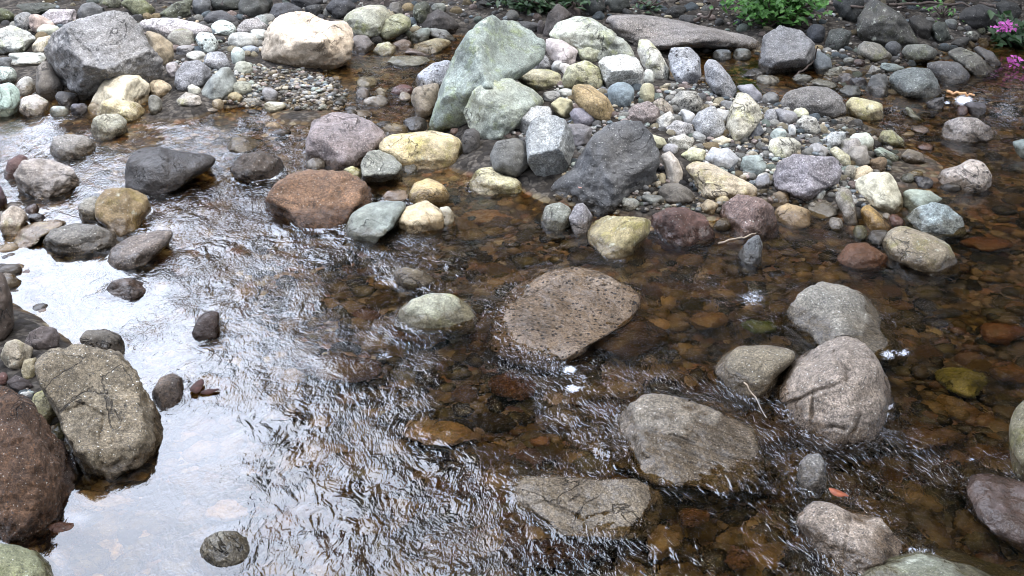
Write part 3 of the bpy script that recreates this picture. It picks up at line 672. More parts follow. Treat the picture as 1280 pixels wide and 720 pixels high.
B4|P|pebble|s|180,175,170|a1|e 252 30 48 30 0|pale grey knob behind the purple grey flat boulder
B4|P|rock|m|196,186,141|a0|305,30 340,10 410,60 417,102 370,112|tan bent rock right of the purple grey flat boulder
B4|P|rock|s|151,141,126|a1|400,60 430,10 490,10 512,90 440,114|brown grey upright rock right of the tan bent rock
B4|W|rock|s|176,191,176|a0|525,30 560,15 660,60 652,87 560,74|flat mint rock at the island's right edge
B4|W|rock|s|131,121,106|a0|660,60 700,25 770,45 792,90 720,102 680,84|brown domed rock in the water right of the flat mint rock
B4|W|cobble|s|141,121,96|a1|e 548 102 48 36 0|brown wet cobble under the flat mint rock
B4|P|cobble|s|207,182,131|a0|415,172 440,122 490,105 532,132 500,157 440,188|orange tan cobble on top of the large cream rock
B4|P|cobble|m|141,131,106|a0|e 412 142 32 34 0|olive cobble left of the orange tan cobble
B4|P|boulder|s|217,207,167|a1|430,210 450,170 520,140 610,140 640,190 680,280 672,332 610,352 530,312 460,272|large smooth cream rock at the right end of the island
B4|P|rock|m|151,141,126|a1|335,270 370,210 410,230 440,320 462,392 400,402 370,332|brown grey slanting rock left of the large smooth cream rock
B4|W|slab|s|177,177,171|a1|185,310 220,280 310,280 387,295 372,342 270,362 200,352|light grey slab at the water below the purple grey flat boulder
B4|W|rock|s|166,146,116|a1|0,270 60,235 100,240 122,290 80,312 10,307|tan brown stone right of the mauve angular rock's top
B4|W|rock|s|192,167,126|a0|e 125 360 94 52 8|smooth tan oval rock right of the mauve angular rock
B4|W|rock|o|166,136,76|a0|460,330 500,300 550,340 617,400 602,442 500,434|ochre rock below the large smooth cream rock
B4|W|rock|s|171,186,176|a2|680,240 720,225 800,235 882,280 800,304 740,354 680,364|pale mint triangular rock behind the blue grey rock
B4|W|boulder|g|162,180,187|a2|675,380 740,320 830,290 900,310 972,370 987,432 870,454 780,434 700,412|pale blue grey angular rock at the right water
B4|W|boulder|m|168,157,136|a0|565,510 610,430 680,410 800,450 900,500 947,560 942,622 850,642 720,592 600,562|smooth olive tan boulder lying in the rapid at the right
B4|W|boulder|p|192,184,180|a0|830,180 870,130 950,110 1010,72 1070,90 1117,150 1112,202 1040,232 950,242 850,224|pinkish white pitted rock alone in the right water
B4|W|pebble|s|120,125,116|a0|e 697 172 34 23 0|dark green pebble left of the pinkish white pitted rock
B4|W|pebble|m|151,136,86|a0|e 738 150 38 18 0|ochre pebble left of the pinkish white pitted rock
B4|W|cobble|s|115,118,131|a1|e 775 192 46 32 0|dark blue cobble touching the left of the pinkish white pitted rock
B4|W|rock|s|150,166,166|a0|1220,-10 1300,-30 1330,60 1262,62|blue green rock cut by the right edge of the picture
B4|W|pebble|s|202,202,202|a0|e 340 397 33 29 0|round white pebble in the water below the light grey slab
B4|W|cobble|s|121,121,121|a0|495,470 520,430 590,430 607,452 560,505 500,495|white capped dark stone left of the olive tan boulder
B4|W|pebble|m|126,126,81|a0|e 460 442 34 37 0|mossy green stone left of the white capped dark stone
B4|W|pebble|s|150,110,100|a1|e 640 382 34 27 0|small reddish stone above the olive tan boulder
B4|W|pebble|s|205,203,198|a0|e 590 360 22 16 0|tiny white stone below the large smooth cream rock
B4|W|rock|d|152,103,63|a0|340,570 400,500 490,492 600,560 585,612 450,625 370,597|wet orange brown rock barely above the rapid left of the olive tan boulder
B1|W|boulder|d|90,88,92|a0|630,150 640,80 700,25 800,15 900,40 1020,50 1090,75 1080,110 960,155 860,205 770,252 720,252 640,212|dark wet boulder with a long tail pointing right in the upper left stream
B1|W|cobble|d|112,107,102|a0|e 842 195 50 34 -10|small dark wet stone under the tail of the dark wet boulder
B1|W|boulder|m|152,132,98|a1|480,360 475,300 520,235 560,222 650,220 730,260 770,350 765,432 660,462 600,452 540,392|round rough ochre brown boulder in the upper left stream
B1|W|rock|g|150,150,145|a0|390,310 420,275 480,258 520,300 500,370 410,382|grey stone pressed against the left of the ochre brown boulder
B1|W|rock|g|132,130,127|a1|215,480 260,430 380,395 500,410 600,450 630,490 500,512 370,547 260,532|low dark grey rock below the ochre brown boulder
B1|W|rock|g|127,117,112|a0|525,590 560,520 660,460 780,435 870,430 862,472 760,562 640,612 560,627|long brown grey rock pointing right below the ochre brown boulder
B1|W|rock|l|172,167,167|a2|70,160 110,90 180,70 260,80 360,120 412,190 370,222 270,242 230,277 180,242 110,217|pale grey creased rock in the upper left stream
B1|W|rock|s|112,87,87|a1|10,160 40,80 100,50 140,70 110,130 70,177|reddish dark rock left of the pale grey creased rock
B1|N|rock|s|102,82,92|a1|-40,250 0,200 45,280 42,307 -20,302|dark purple rock at the left edge above the pale mossy stones
B1|N|rock|m|207,197,187|a1|10,350 60,305 120,330 140,370 110,412 40,455 0,402|white and green stained rock at the left edge
B1|N|cobble|s|85,80,85|a1|e 182 370 52 20 0|flat black stone right of the white and green stained rock
B1|N|cobble|s|112,87,77|a2|e 165 326 34 24 -30|small reddish brown stone above the flat black stone
B1|N|slab|m|192,177,162|a1|0,490 80,430 180,390 280,375 362,400 300,422 210,454 150,494 20,524 -40,520|long pinkish tan slab reaching into the water at the left
B1|W|rock|s|112,97,92|a1|504,752 560,688 640,668 720,692 752,736 688,776 600,780|small brown rock alone in the bright left water
B1|N|boulder|s|112,97,87|a0|-120,800 -40,620 20,648 60,760 72,880 20,952 -80,960|dark brown boulder cut by the left edge beside the bright water
B1|W|rock|g|142,140,139|a0|250,20 270,-30 340,-50 430,-40 480,0 470,47 380,67 290,77|low grey rock above the pale grey creased rock
B1|W|rock|r|97,87,80|a2|1148,120 1200,60 1300,32 1400,68 1440,140 1380,192 1240,182|dark rough mossy rock between the tailed boulder and the red brown boulder
B1|W|slab|m|132,122,102|a0|1130,20 1160,-32 1240,-40 1300,0 1260,42|flat brown stone above the dark rough mossy rock
B2|W|boulder|r|156,122,96|a1|50,280 90,210 180,150 260,130 440,135 540,190 600,260 570,300 480,352 380,392 280,417 180,422 90,402 60,352|large rough red brown boulder in the stream
B2|W|rock|g|152,157,151|a2|525,100 560,40 610,28 680,60 730,110 727,162 640,197 560,192 535,142|angular grey green rock with a dark underside right of the purplish boulder
B2|W|cobble|m|212,212,167|a1|435,130 480,110 530,130 542,182 500,174|pale lime stone behind the top of the red brown boulder
B2|W|cobble|s|151,151,151|a0|e 300 102 48 30 0|grey wet stone behind the red brown boulder's top
B2|W|pebble|m|121,116,91|a0|e 720 96 22 20 0|small mossy stone right of the angular grey green rock
B2|W|pebble|m|111,109,90|a0|e 770 126 37 25 0|dark mossy stone below the left end of the yellow rock
B2|W|cobble|s|197,182,172|a1|635,260 660,235 750,232 762,270 720,292 640,287|pale pink stone above the blue green smooth rock
B2|W|rock|m|207,187,141|a0|760,250 790,200 860,170 930,200 972,250 940,302 850,284 770,302|tan rounded rock behind the cream and white rock
B2|W|rock|s|150,162,160|a0|440,420 480,350 560,300 640,285 740,290 772,310 720,342 700,402 620,432 580,492 500,472|smooth blue green rock with a wet tip right of the red brown boulder
B2|W|rock|s|232,216,180|a1|715,380 740,320 850,280 910,320 942,350 950,402 900,432 740,452 725,422|cream and white rock right of the smooth blue green rock
B2|W|cobble|s|212,212,197|a1|915,320 960,310 992,350 982,402 940,412 925,360|whitish stone fused to the right of the cream rock
B2|W|rock|m|142,132,112|a0|688,640 740,616 840,632 905,680 840,722 720,722|low brown rock awash above the green white domed rock
B2|W|boulder|m|222,207,167|a0|608,20 660,-40 880,-68 1020,-32 1035,60 980,128 820,130 680,80|bright yellow oblong rock left of the mossy boulder
C2|W|boulder|m|190,192,170|a0|700,170 720,110 780,60 880,25 980,30 1060,80 1100,140 1092,182 1030,207 900,197 760,207 710,202|green white domed rock left of the large pitted boulder
C1|N|boulder|g|143,132,112|a2|168,400 240,308 380,280 600,320 680,420 740,540 880,738 745,860 640,890 560,935 450,890 360,800 280,640 220,520|large flat grey brown slab boulder slanting into the smooth water at the left
C1|N|rock|s|121,116,109|a1|395,260 430,215 530,205 600,235 645,300 652,352 560,322 450,302|dark grey rock behind the top of the slab boulder
C1|N|rock|s|112,102,102|a1|120,270 150,220 210,190 280,200 302,240 282,302 180,302|dark brown rock left of the dark grey rock at the slab boulder's top
C1|N|rock|m|197,187,167|a1|0,340 30,270 80,255 170,300 152,352 100,407 40,392|pale mossy stone near the left edge above the brown boulder
C1|N|cobble|m|182,172,141|a1|105,410 120,360 180,345 192,390 170,442 120,452|tan mossy stone touching the slab boulder's left side
C1|N|rock|s|75,66,66|a1|30,470 80,435 140,460 172,490 110,522 50,492|black wet stone left of the slab boulder
C1|N|cobble|m|192,187,151|a0|155,590 170,530 230,505 270,550 287,630 250,682 190,652|pale green stone between the slab boulder and the brown boulder
C1|N|cobble|s|121,86,81|a0|e 15 450 24 30 0|small red stone at the left edge
C1|N|boulder|r|126,96,74|a1|-160,800 -120,560 0,480 120,520 240,680 368,860 388,940 320,1080 120,1240 -80,1280|big brown boulder at the left edge with a wet reddish side
C1|W|rock|r|142,127,117|a1|760,520 800,450 860,425 910,450 920,520 922,592 830,602 770,572|brown grey rock with dead leaves on its right in the bright water
C1|W|rock|d|101,81,76|a1|960,210 990,150 1030,115 1095,120 1097,230 1050,242 1010,262|small dark red rock alone in the rippled water
C1|N|cobble|m|112,112,81|a0|240,720 290,670 330,680 345,730 300,770|mossy green stone in the gap left of the slab boulder
C4|W|boulder|g|152,149,141|a1|70,210 100,120 170,20 260,-30 380,-10 480,30 560,140 640,240 690,322 600,332 500,320 430,280 330,280 200,285 100,262|large smooth grey boulder in the rapid behind the cracked boulder
C4|W|boulder|k|162,150,140|a0|5,600 20,490 110,380 220,310 330,250 400,235 480,280 540,350 600,470 617,570 560,682 480,742 350,762 200,742 90,702 20,662|rounded speckled boulder with branching cracks
C4|W|boulder|g|147,137,117|a0|-272,420 -220,340 -140,292 0,288 120,312 152,360 60,420 0,520 -120,550 -220,520|tan grey boulder left of the cracked boulder
C3|W|boulder|g|152,144,132|a1|468,800 500,700 600,580 680,528 840,548 1040,620 1180,680 1280,840 1300,960 1160,982 920,962 640,940 520,880|large grey boulder with a dark creased front in the lower stream
D3|W|boulder|g|182,176,164|a1|0,280 40,235 150,225 300,230 450,240 620,235 690,270 752,340 742,402 690,482 660,522 520,502 300,497 150,452 20,382|long pale speckled boulder lying across the lower middle of the stream
D4|W|rock|g|132,130,127|a1|140,230 160,150 200,110 265,115 287,180 292,250 230,292 150,292|small upright dark grey rock below the cracked boulder
D4|W|boulder|g|162,150,140|a2|140,450 170,390 240,345 330,360 420,400 560,430 640,520 722,570 722,622 480,672 380,652 300,622 200,542|grey brown boulder with a ridge beside the orange leaf
D4|W|boulder|m|150,156,140|a0|380,740 480,670 640,620 760,600 900,630 1080,680 1260,740 1500,860 1500,960 400,960 360,860|smooth green grey boulder cut by the bottom edge of the picture
D4|W|boulder|s|132,114,112|a0|970,330 985,260 1040,210 1120,210 1300,260 1400,300 1400,560 1280,545 1150,482 1020,432|dark purplish boulder at the lower right edge
C4|W|boulder|m|142,137,112|a0|1208,780 1208,680 1248,580 1320,540 1420,800 1320,960 1240,900|olive boulder cut by the right edge above the purplish one
D1|W|rock|g|152,152,141|a0|1000,590 1030,530 1100,495 1180,495 1240,540 1282,600 1250,662 1150,677 1050,652|lone round grey stone with a dark wet rim in the smooth water
D1|N|boulder|m|150,155,120|a0|-80,600 -40,560 80,565 190,600 260,660 300,720 320,860 280,940 -80,940|mossy grey boulder in the bottom left corner
D1|N|cobble|d|132,87,62|a0|240,470 300,450 380,450 402,480 340,517 260,512|wet rusty brown stone at the foot of the big brown boulder
'''
TILE_X = {'1': 0, '2': 320, '3': 640, '4': 960}
TILE_Y = {'A': 0, 'B': 180, 'C': 360, 'D': 540}
GROUPS = {'L': 'rocks along the upper left shore', 'P': 'rocks piled on the gravel island', 'R': 'rocks along the right bank',
          'W': 'rocks standing in the stream', 'N': 'rocks at the near left edge', 'T': 'rocks at the top of the far bank'}
CRACKS = {'rounded speckled boulder with branching cracks':
          [[(330, 315), (350, 370), (398, 420), (398, 460), (330, 490), (230, 520), (150, 560), (60, 600)],
           [(226, 520), (222, 600), (216, 690)], [(430, 720), (445, 680), (462, 640)], [(500, 350), (540, 352)], [(300, 700), (330, 690), (380, 705)]],
          'large grey boulder with a dark creased front in the lower stream':
          [[(680, 720), (830, 745), (960, 800), (1090, 850), (1230, 880)], [(760, 780), (880, 830), (1040, 890), (1250, 935)], [(820, 850), (960, 900), (1120, 940)],
           [(640, 640), (700, 660), (760, 650)]],
          'grey brown boulder with a ridge beside the orange leaf': [[(410, 440), (400, 520), (380, 600), (385, 650)]],
          'large angular grey boulder with a dark slanting face, biggest rock of the left shore': [[(350, 150), (390, 210), (450, 260), (490, 320), (530, 370)]],
          'large flat grey brown slab boulder slanting into the smooth water at the left': [[(250, 330), (330, 350), (400, 400)], [(320, 620), (420, 580), (520, 640), (500, 760)]],
          'purple grey flat boulder on the island\'s right half': [[(200, 150), (240, 185), (290, 205)]],
          'big brown boulder at the left edge with a wet reddish side': [[(0, 800), (120, 760), (240, 800), (300, 850)]],
          'long pale speckled boulder lying across the lower middle of the stream': [[(80, 375), (160, 350), (250, 385), (330, 415)], [(350, 440), (430, 410), (520, 400)]],
          }


def smooth_ring(r, sig):
    n = len(r); k = np.arange(-12, 13)
    g = np.exp(-0.5 * (k / sig) ** 2); g /= g.sum()
    return sum(g[i] * np.roll(r, k[i]) for i in range(len(k)))


NTH = 180
def ring_from_polygon(pts, c):
    """distance from c to the outline in NTH directions (the farthest crossing)"""
    th = np.arange(NTH) * 2 * math.pi / NTH
    d = np.stack([np.cos(th), np.sin(th)], 1)
    r = np.zeros(NTH)
    n = len(pts)
    for i in range(n):
        a = pts[i] - c; b = pts[(i + 1) % n] - c; e = b - a
        den = d[:, 0] * e[1] - d[:, 1] * e[0]
        den = np.where(abs(den) < 1e-9, 1e-9, den)
        t = (a[0] * e[1] - a[1] * e[0]) / den
        s = (a[0] * d[:, 1] - a[1] * d[:, 0]) / den
        ok = (t > 0) & (s >= -1e-6) & (s <= 1 + 1e-6)
        r = np.where(ok & (t > r), t, r)
    bad = r <= 0
    if bad.any():
        r[bad] = r[~bad].mean()
    return r


PLANES = {
    'large angular grey boulder with a dark slanting face, biggest rock of the left shore': [((0.28, -0.50, 0.80), 0.50), ((-0.80, -0.62, -0.05), 0.50), ((0.75, -0.62, -0.2), 0.72), ((0.0, 0.2, 1.0), 0.85), ((-0.2, -0.9, -0.4), 0.62)],
    'big dark grey rough boulder at the front of the gravel island': [((0.35, -0.55, 0.75), 0.58), ((-0.55, -0.75, 0.30), 0.60), ((0.8, -0.6, 0.0), 0.7)],
    'grey pyramid rock with a black underside left of the dark rough boulder': [((-0.25, -0.45, 0.85), 0.55), ((0.1, -0.92, -0.38), 0.48), ((0.85, -0.45, 0.25), 0.62)],
    'tall tilted mint green boulder, the largest on the gravel island': [((-0.45, -0.75, 0.45), 0.62), ((0.55, -0.50, 0.66), 0.62), ((-0.2, -0.9, -0.35), 0.62)],
    'long pale speckled boulder lying across the lower middle of the stream': [((0, -0.25, 0.97), 0.66), ((0.05, -0.92, -0.38), 0.66)],
    'large grey boulder with a dark creased front in the lower stream': [((0.15, -0.25, 0.95), 0.62), ((-0.2, -0.84, -0.50), 0.52)],
    'big smooth cream boulder above the gravel patch': [((0.1, -0.45, 0.88), 0.72), ((-0.75, -0.6, -0.25), 0.70), ((0.1, -0.95, -0.3), 0.78)],
    'big angular grey boulder standing behind the island\'s right end': [((-0.1, -0.45, 0.88), 0.55), ((0.1, -0.93, -0.36), 0.55), ((0.8, -0.5, 0.2), 0.7)],
    'angular grey green rock with a dark underside right of the purplish boulder': [((0.1, -0.35, 0.93), 0.5), ((0.15, -0.9, -0.42), 0.45)],
    'large flat grey brown slab boulder slanting into the smooth water at the left': [((0.25, -0.45, 0.86), 0.5), ((-0.85, -0.5, 0.0), 0.62)],
    'large rough red brown boulder in the stream': [((0.1, -0.5, 0.86), 0.68), ((-0.7, -0.7, -0.1), 0.72)],
    'blocky whitish grey boulder at the top of the gravel island': [((0, -0.2, 0.98), 0.6), ((0.05, -0.98, -0.2), 0.6)],
    'large flat pitted grey brown boulder in the middle of the stream': [((0.05, -0.28, 0.96), 0.55)],
}


def raw_rock(sub, ang, seed, rough, planes=()):
    """unit rock: a rounded block with soft facets and an uneven skin"""
    S, F = ico(sub)
    rs = np.random.default_rng(seed)
    p = {0: 2.15, 1: 2.5, 2: 2.9}[ang]
    # turn the block
    a = rs.uniform(-0.6, 0.6); ca, sa = math.cos(a), math.sin(a)
    T = np.stack([S[:, 0] * ca - S[:, 1] * sa, S[:, 0] * sa + S[:, 1] * ca, S[:, 2]], 1)
    rho = 1.0 / (np.abs(T) ** p).sum(1) ** (1 / p)
    nf = {0: 5, 1: 11, 2: 16}[ang]
    N = rs.normal(size=(nf, 3)); N[:, 2] = np.abs(N[:, 2]) * 0.8 + 0.05; N /= np.linalg.norm(N, axis=1)[:, None]
    lo, hi = {0: (0.9, 1.08), 1: (0.76, 1.0), 2: (0.66, 0.95)}[ang]
    dd = rs.uniform(lo, hi, nf)
    k = {0: 10.0, 1: 26.0, 2: 55.0}[ang]
    acc = rho ** -k
    if planes:
        dd = np.maximum(dd, 0.9); dd = np.concatenate([dd, [q[1] for q in planes]])
        N = np.concatenate([N, [np.array(q[0]) / np.linalg.norm(q[0]) for q in planes]]); k = 60.0; acc = rho ** -k
    for n_, d_ in zip(N, dd):
        c = np.clip(S @ n_, 1e-3, None)
        acc = acc + (d_ / c) ** -k
    rho = acc ** (-1 / k)
    off = rs.uniform(0, 50, 3)
    Q = S * rho[:, None]
    rho = rho * (1 + 0.085 * noise3(Q * 1.6 + off, seed) + 0.045 * noise3(Q * 3.7 + off, seed + 1)
                 + rough * (0.030 * noise3(Q * 8 + off, seed + 2) + 0.016 * noise3(Q * 17 + off, seed + 3) + (0.010 * noise3(Q * 37 + off, seed + 4) if sub > 4 else 0)))
    return S * rho[:, None], F


def make_rock(ring, c, bottom, ang, seed, sub, sink, flat, rough, floor=0.0, lift=0.0, below=None, cracks=None, planes=(), wet=False):
    """ring: outline radii round pixel c.  The rock is a solid of real thickness whose outline, seen from where the photographer stood, is the ring;
    it stands where the ray through its lowest dry pixel meets the ground or the water."""
    V, F = raw_rock(sub, ang, seed, rough, planes)
    rc = rays(c[0], c[1]); R = rc / np.linalg.norm(rc)
    W = -R; U = CR - R * (CR @ R); U /= np.linalg.norm(U); VV = np.cross(W, U)
    th = np.arange(NTH) * 2 * math.pi / NTH
    hx = (ring * np.abs(np.cos(th))).max(); hy = (ring * np.abs(np.sin(th))).max()
    st = -R[2]; ct = math.sqrt(1 - st * st)
    b = hy / math.sqrt(st * st + flat * flat * ct * ct)
    b = min(max(b, 0.62 * hx), 1.35 * hx)
    cz = flat * b
    P = V * np.array([hx, b, cz])                       # pixels
    u = P @ U; v = -(P @ VV); w = P @ W
    rr = np.hypot(u, v) + 1e-9; tt = (np.arctan2(v, u) % (2 * math.pi)) / (2 * math.pi) * NTH
    idx = tt.astype(int) % NTH
    sil = np.zeros(NTH); np.maximum.at(sil, idx, rr)
    # fill bins without points
    for _ in range(4):
        z = sil <= 0
        if not z.any(): break
        sil[z] = np.maximum(np.roll(sil, 1), np.roll(sil, -1))[z]
    sil = np.maximum(sil, np.maximum(np.roll(sil, 1), np.roll(sil, -1)) * 0.985)
    sil = smooth_ring(sil, 1.6)
    ratio = ring / sil
    i0 = np.floor(tt).astype(int) % NTH; f = tt - np.floor(tt)
    ra = ratio[i0] * (1 - f) + ratio[(i0 + 1) % NTH] * f
    sa = sil[i0] * (1 - f) + sil[(i0 + 1) % NTH] * f
    q = np.clip(rr / sa, 0, 1); q = q * q * (3 - 2 * q)
    fm = np.average(ratio)
    s = fm + (ra - fm) * q
    u = u * s; v = v * s
    zoom = 1.0 / np.linalg.norm(rc)
    om = w / FPX * zoom                                  # depth offset as a share of the distance
    if cracks:
        px = c[0] + u; py = c[1] + v
        dmin = np.full(len(u), 1e9)
        for line in cracks:
            for (x0, y0), (x1, y1) in zip(line[:-1], line[1:]):
                ex, ey = x1 - x0, y1 - y0
                t = np.clip(((px - x0) * ex + (py - y0) * ey) / (ex * ex + ey * ey), 0, 1)
                dmin = np.minimum(dmin, np.hypot(px - x0 - t * ex, py - y0 - t * ey))
        wob = 1.2 * noise3(np.stack([px, py, 0 * px], 1) * 0.12, seed + 9)
        g = np.exp(-((dmin + wob) / 1.7) ** 2) * (w > 0)
        om = om - g * (0.0055 if len(cracks) == 5 else 0.003)
    d2 = (u - (bottom[0] - c[0])) ** 2 + (v - (bottom[1] - c[1])) ** 2
    near = np.argsort(d2)[:14]
    wb = om[near][om[near] >= np.median(om[near])].mean()
    if below is not None:
        P0 = at(bottom[0], bottom[1], below)
    else:
        P0, g0 = hit(bottom[0], bottom[1], floor, lift)
    Rn = R
    dist = ((P0 - CAM) @ Rn) / (1 - wb)
    rd = rays(c[0] + u, c[1] + v)
    unit = rd / (rd @ Rn)[:, None] * (1 - om)[:, None]
    if wet:                                   # settle it in the stream until the water meets it at its lowest dry pixel
        py = c[1] + v
        lo, hi = dist * 0.93, dist * 1.07; d0 = dist; front = w > -0.05 * hx
        for _ in range(14):
            dist = 0.5 * (lo + hi)
            dry = (H + unit[:, 2] * dist > 0.0) & front
            if dry.any() and py[dry].max() > bottom[1]:
                lo = dist
            else:
                hi = dist
        if dist > 1.066 * d0 or dist < 0.934 * d0:
            dist = d0
        dist = 0.72 * dist + 0.28 * d0
    X = CAM + unit * dist
    return X, F


MASK = np.zeros((180, 320), bool)       # what the traced rocks cover, a quarter of the photograph's pixels
MY, MX = np.mgrid[0:180, 0:320]; MXX = MX * 4 + 2.0; MYY = MY * 4 + 2.0
def cover(ring, c):
    u = MXX - c[0]; v = MYY - c[1]
    t = ((np.arctan2(v, u) % (2 * math.pi)) / (2 * math.pi) * NTH).astype(int) % NTH
    global MASK
    MASK |= np.hypot(u, v) < ring[t]


def place_mesh(name, X, F, mat, rgb, base=None):
    o0 = X.mean(0); o0[2] = X[:, 2].min()
    me = mesh_from(name, X - o0, F)
    o = link(name, me, mat, o0)
    o.color = (*rgb, 1.0)
    return o


SHORE = []
ALB = 0.60
WET_SHADE_TONE = {'L': 1.25, 'P': 1.25, 'R': 0.85, 'W': 0.92, 'N': 0.86, 'T': 0.52}  # stream rocks wet-dark, shores brightened, far bank's shade put into the albedo
CATS = {'boulder': 'boulder', 'rock': 'rock', 'slab': 'flat rock', 'cobble': 'cobble', 'pebble': 'pebble'}
for ri, line in enumerate(x for x in ROCKS.strip().splitlines() if x.strip()):
    tile, grp, name, kind, rgb, opt, shape, label = line.split('|')
    ox, oy = TILE_X[tile[1]], TILE_Y[tile[0]]
    rgb = lin([float(q) for q in rgb.split(',')]); sat = 0.85 if grp in 'WN' else 0.62; rgb = np.clip((sat * rgb + (1 - sat) * rgb.mean()) * ALB * (WET_SHADE_TONE[grp] if name != 'cobble' or grp != 'W' else 0.85), 0.012, 0.66)
    if grp in 'WN':
        rgb = rgb * np.array([1.05, 1.0, 0.92])
    ang = int(opt[1])
    rs = np.random.default_rng(1000 + ri)
    if shape.startswith('e'):
        q = [float(k) for k in shape.split()[1:]]
        cx, cy, rx, ry, rot = q[0] / 4 + ox, q[1] / 4 + oy, q[2] / 4, q[3] / 4, math.radians(q[4])
        t = np.arange(28) * 2 * math.pi / 28
        pw = 2.3
        k = 1.0 / (np.abs(np.cos(t)) ** pw + np.abs(np.sin(t)) ** pw) ** (1 / pw)
        k = k * (1 + 0.07 * np.sin(2 * t + rs.uniform(0, 6)) * (ang + 0.4) + 0.05 * np.sin(3 * t + rs.uniform(0, 6)) * (ang + 0.4) + 0.025 * np.sin(5 * t + rs.uniform(0, 6)))
        ex, ey = rx * k * np.cos(t), ry * k * np.sin(t)
        pts = np.stack([cx + ex * math.cos(rot) - ey * math.sin(rot), cy + ex * math.sin(rot) + ey * math.cos(rot)], 1)
    else:
        pts = np.array([[float(v) for v in p.split(',')] for p in shape.split()]) / 4 + np.array([ox, oy])
    y0, y1 = pts[:, 1].min(), pts[:, 1].max()
    x0, x1 = pts[:, 0].min(), pts[:, 0].max()
    low = pts[pts[:, 1] > y1 - 0.12 * (y1 - y0)]
    bottom = np.array([np.clip(low[:, 0].mean(), 20, 1260), y1 - 0.5])
    P0, g0 = hit(bottom[0], bottom[1])
    wet = g0 < 0
    sink = 0.12 if 'slab boulder slanting' in label else 0.42 if wet else 0.14
    yc = (y0 + y1) / 2
    ext = pts.copy(); dn = ext[:, 1] > yc
    ext[dn, 1] = yc + (ext[dn, 1] - yc) * (1 + 2 * sink * (0.5 if y1 > 735 else 1.0))
    c = np.array([(x0 + x1) / 2 * 0.5 + pts[:, 0].mean() * 0.5, (y0 + ext[:, 1].max()) / 2])
    ring0 = smooth_ring(ring_from_polygon(pts, np.array([c[0], yc])), 0.8)
    cover(ring0, np.array([c[0], yc]))
    ring = smooth_ring(ring_from_polygon(ext, c), {0: 2.4, 1: 1.7, 2: 1.1}[ang])
    if wet:
        ring = ring * (1 + 0.03 * np.abs(np.cos(np.arange(NTH) * 2 * math.pi / NTH)))
    size = max(x1 - x0, y1 - y0)
    sub = 6 if (label in CRACKS and size > 90) else 5 if size > 55 else 4 if size > 18 else 3
    cr = CRACKS.get(label)
    if cr:
        cr = [[(a / 4 + ox, b / 4 + oy) for a, b in ln_] for ln_ in cr]
    flat = {'slab': 0.42, 'cobble': 0.66, 'pebble': 0.62, 'rock': 0.74, 'boulder': 0.74}[name]
    if size > 120 and (y1 - y0) < 0.62 * (x1 - x0):
        flat = 0.6
    if kind == 'p2':
        flat = 0.34
    X, F = make_rock(ring, c, bottom, ang, 1000 + ri, sub, sink, flat, {0: 0.6, 1: 1.0, 2: 1.2}[ang] * (1.5 if kind in 'rl' else 1.0), cracks=cr, planes=PLANES.get(label, ()), wet=bool(wet and y1 < 715 and kind != 'p2' and not label.startswith(('long pale speckled', 'grey brown boulder with a ridge'))))
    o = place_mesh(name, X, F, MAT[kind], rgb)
    tag(o, label, CATS[name], GROUPS[grp])
    rim = X[np.abs(X[:, 2]) < 0.012]
    if len(rim):
        SHORE.append(rim[::max(1, len(rim) // 160), :2])

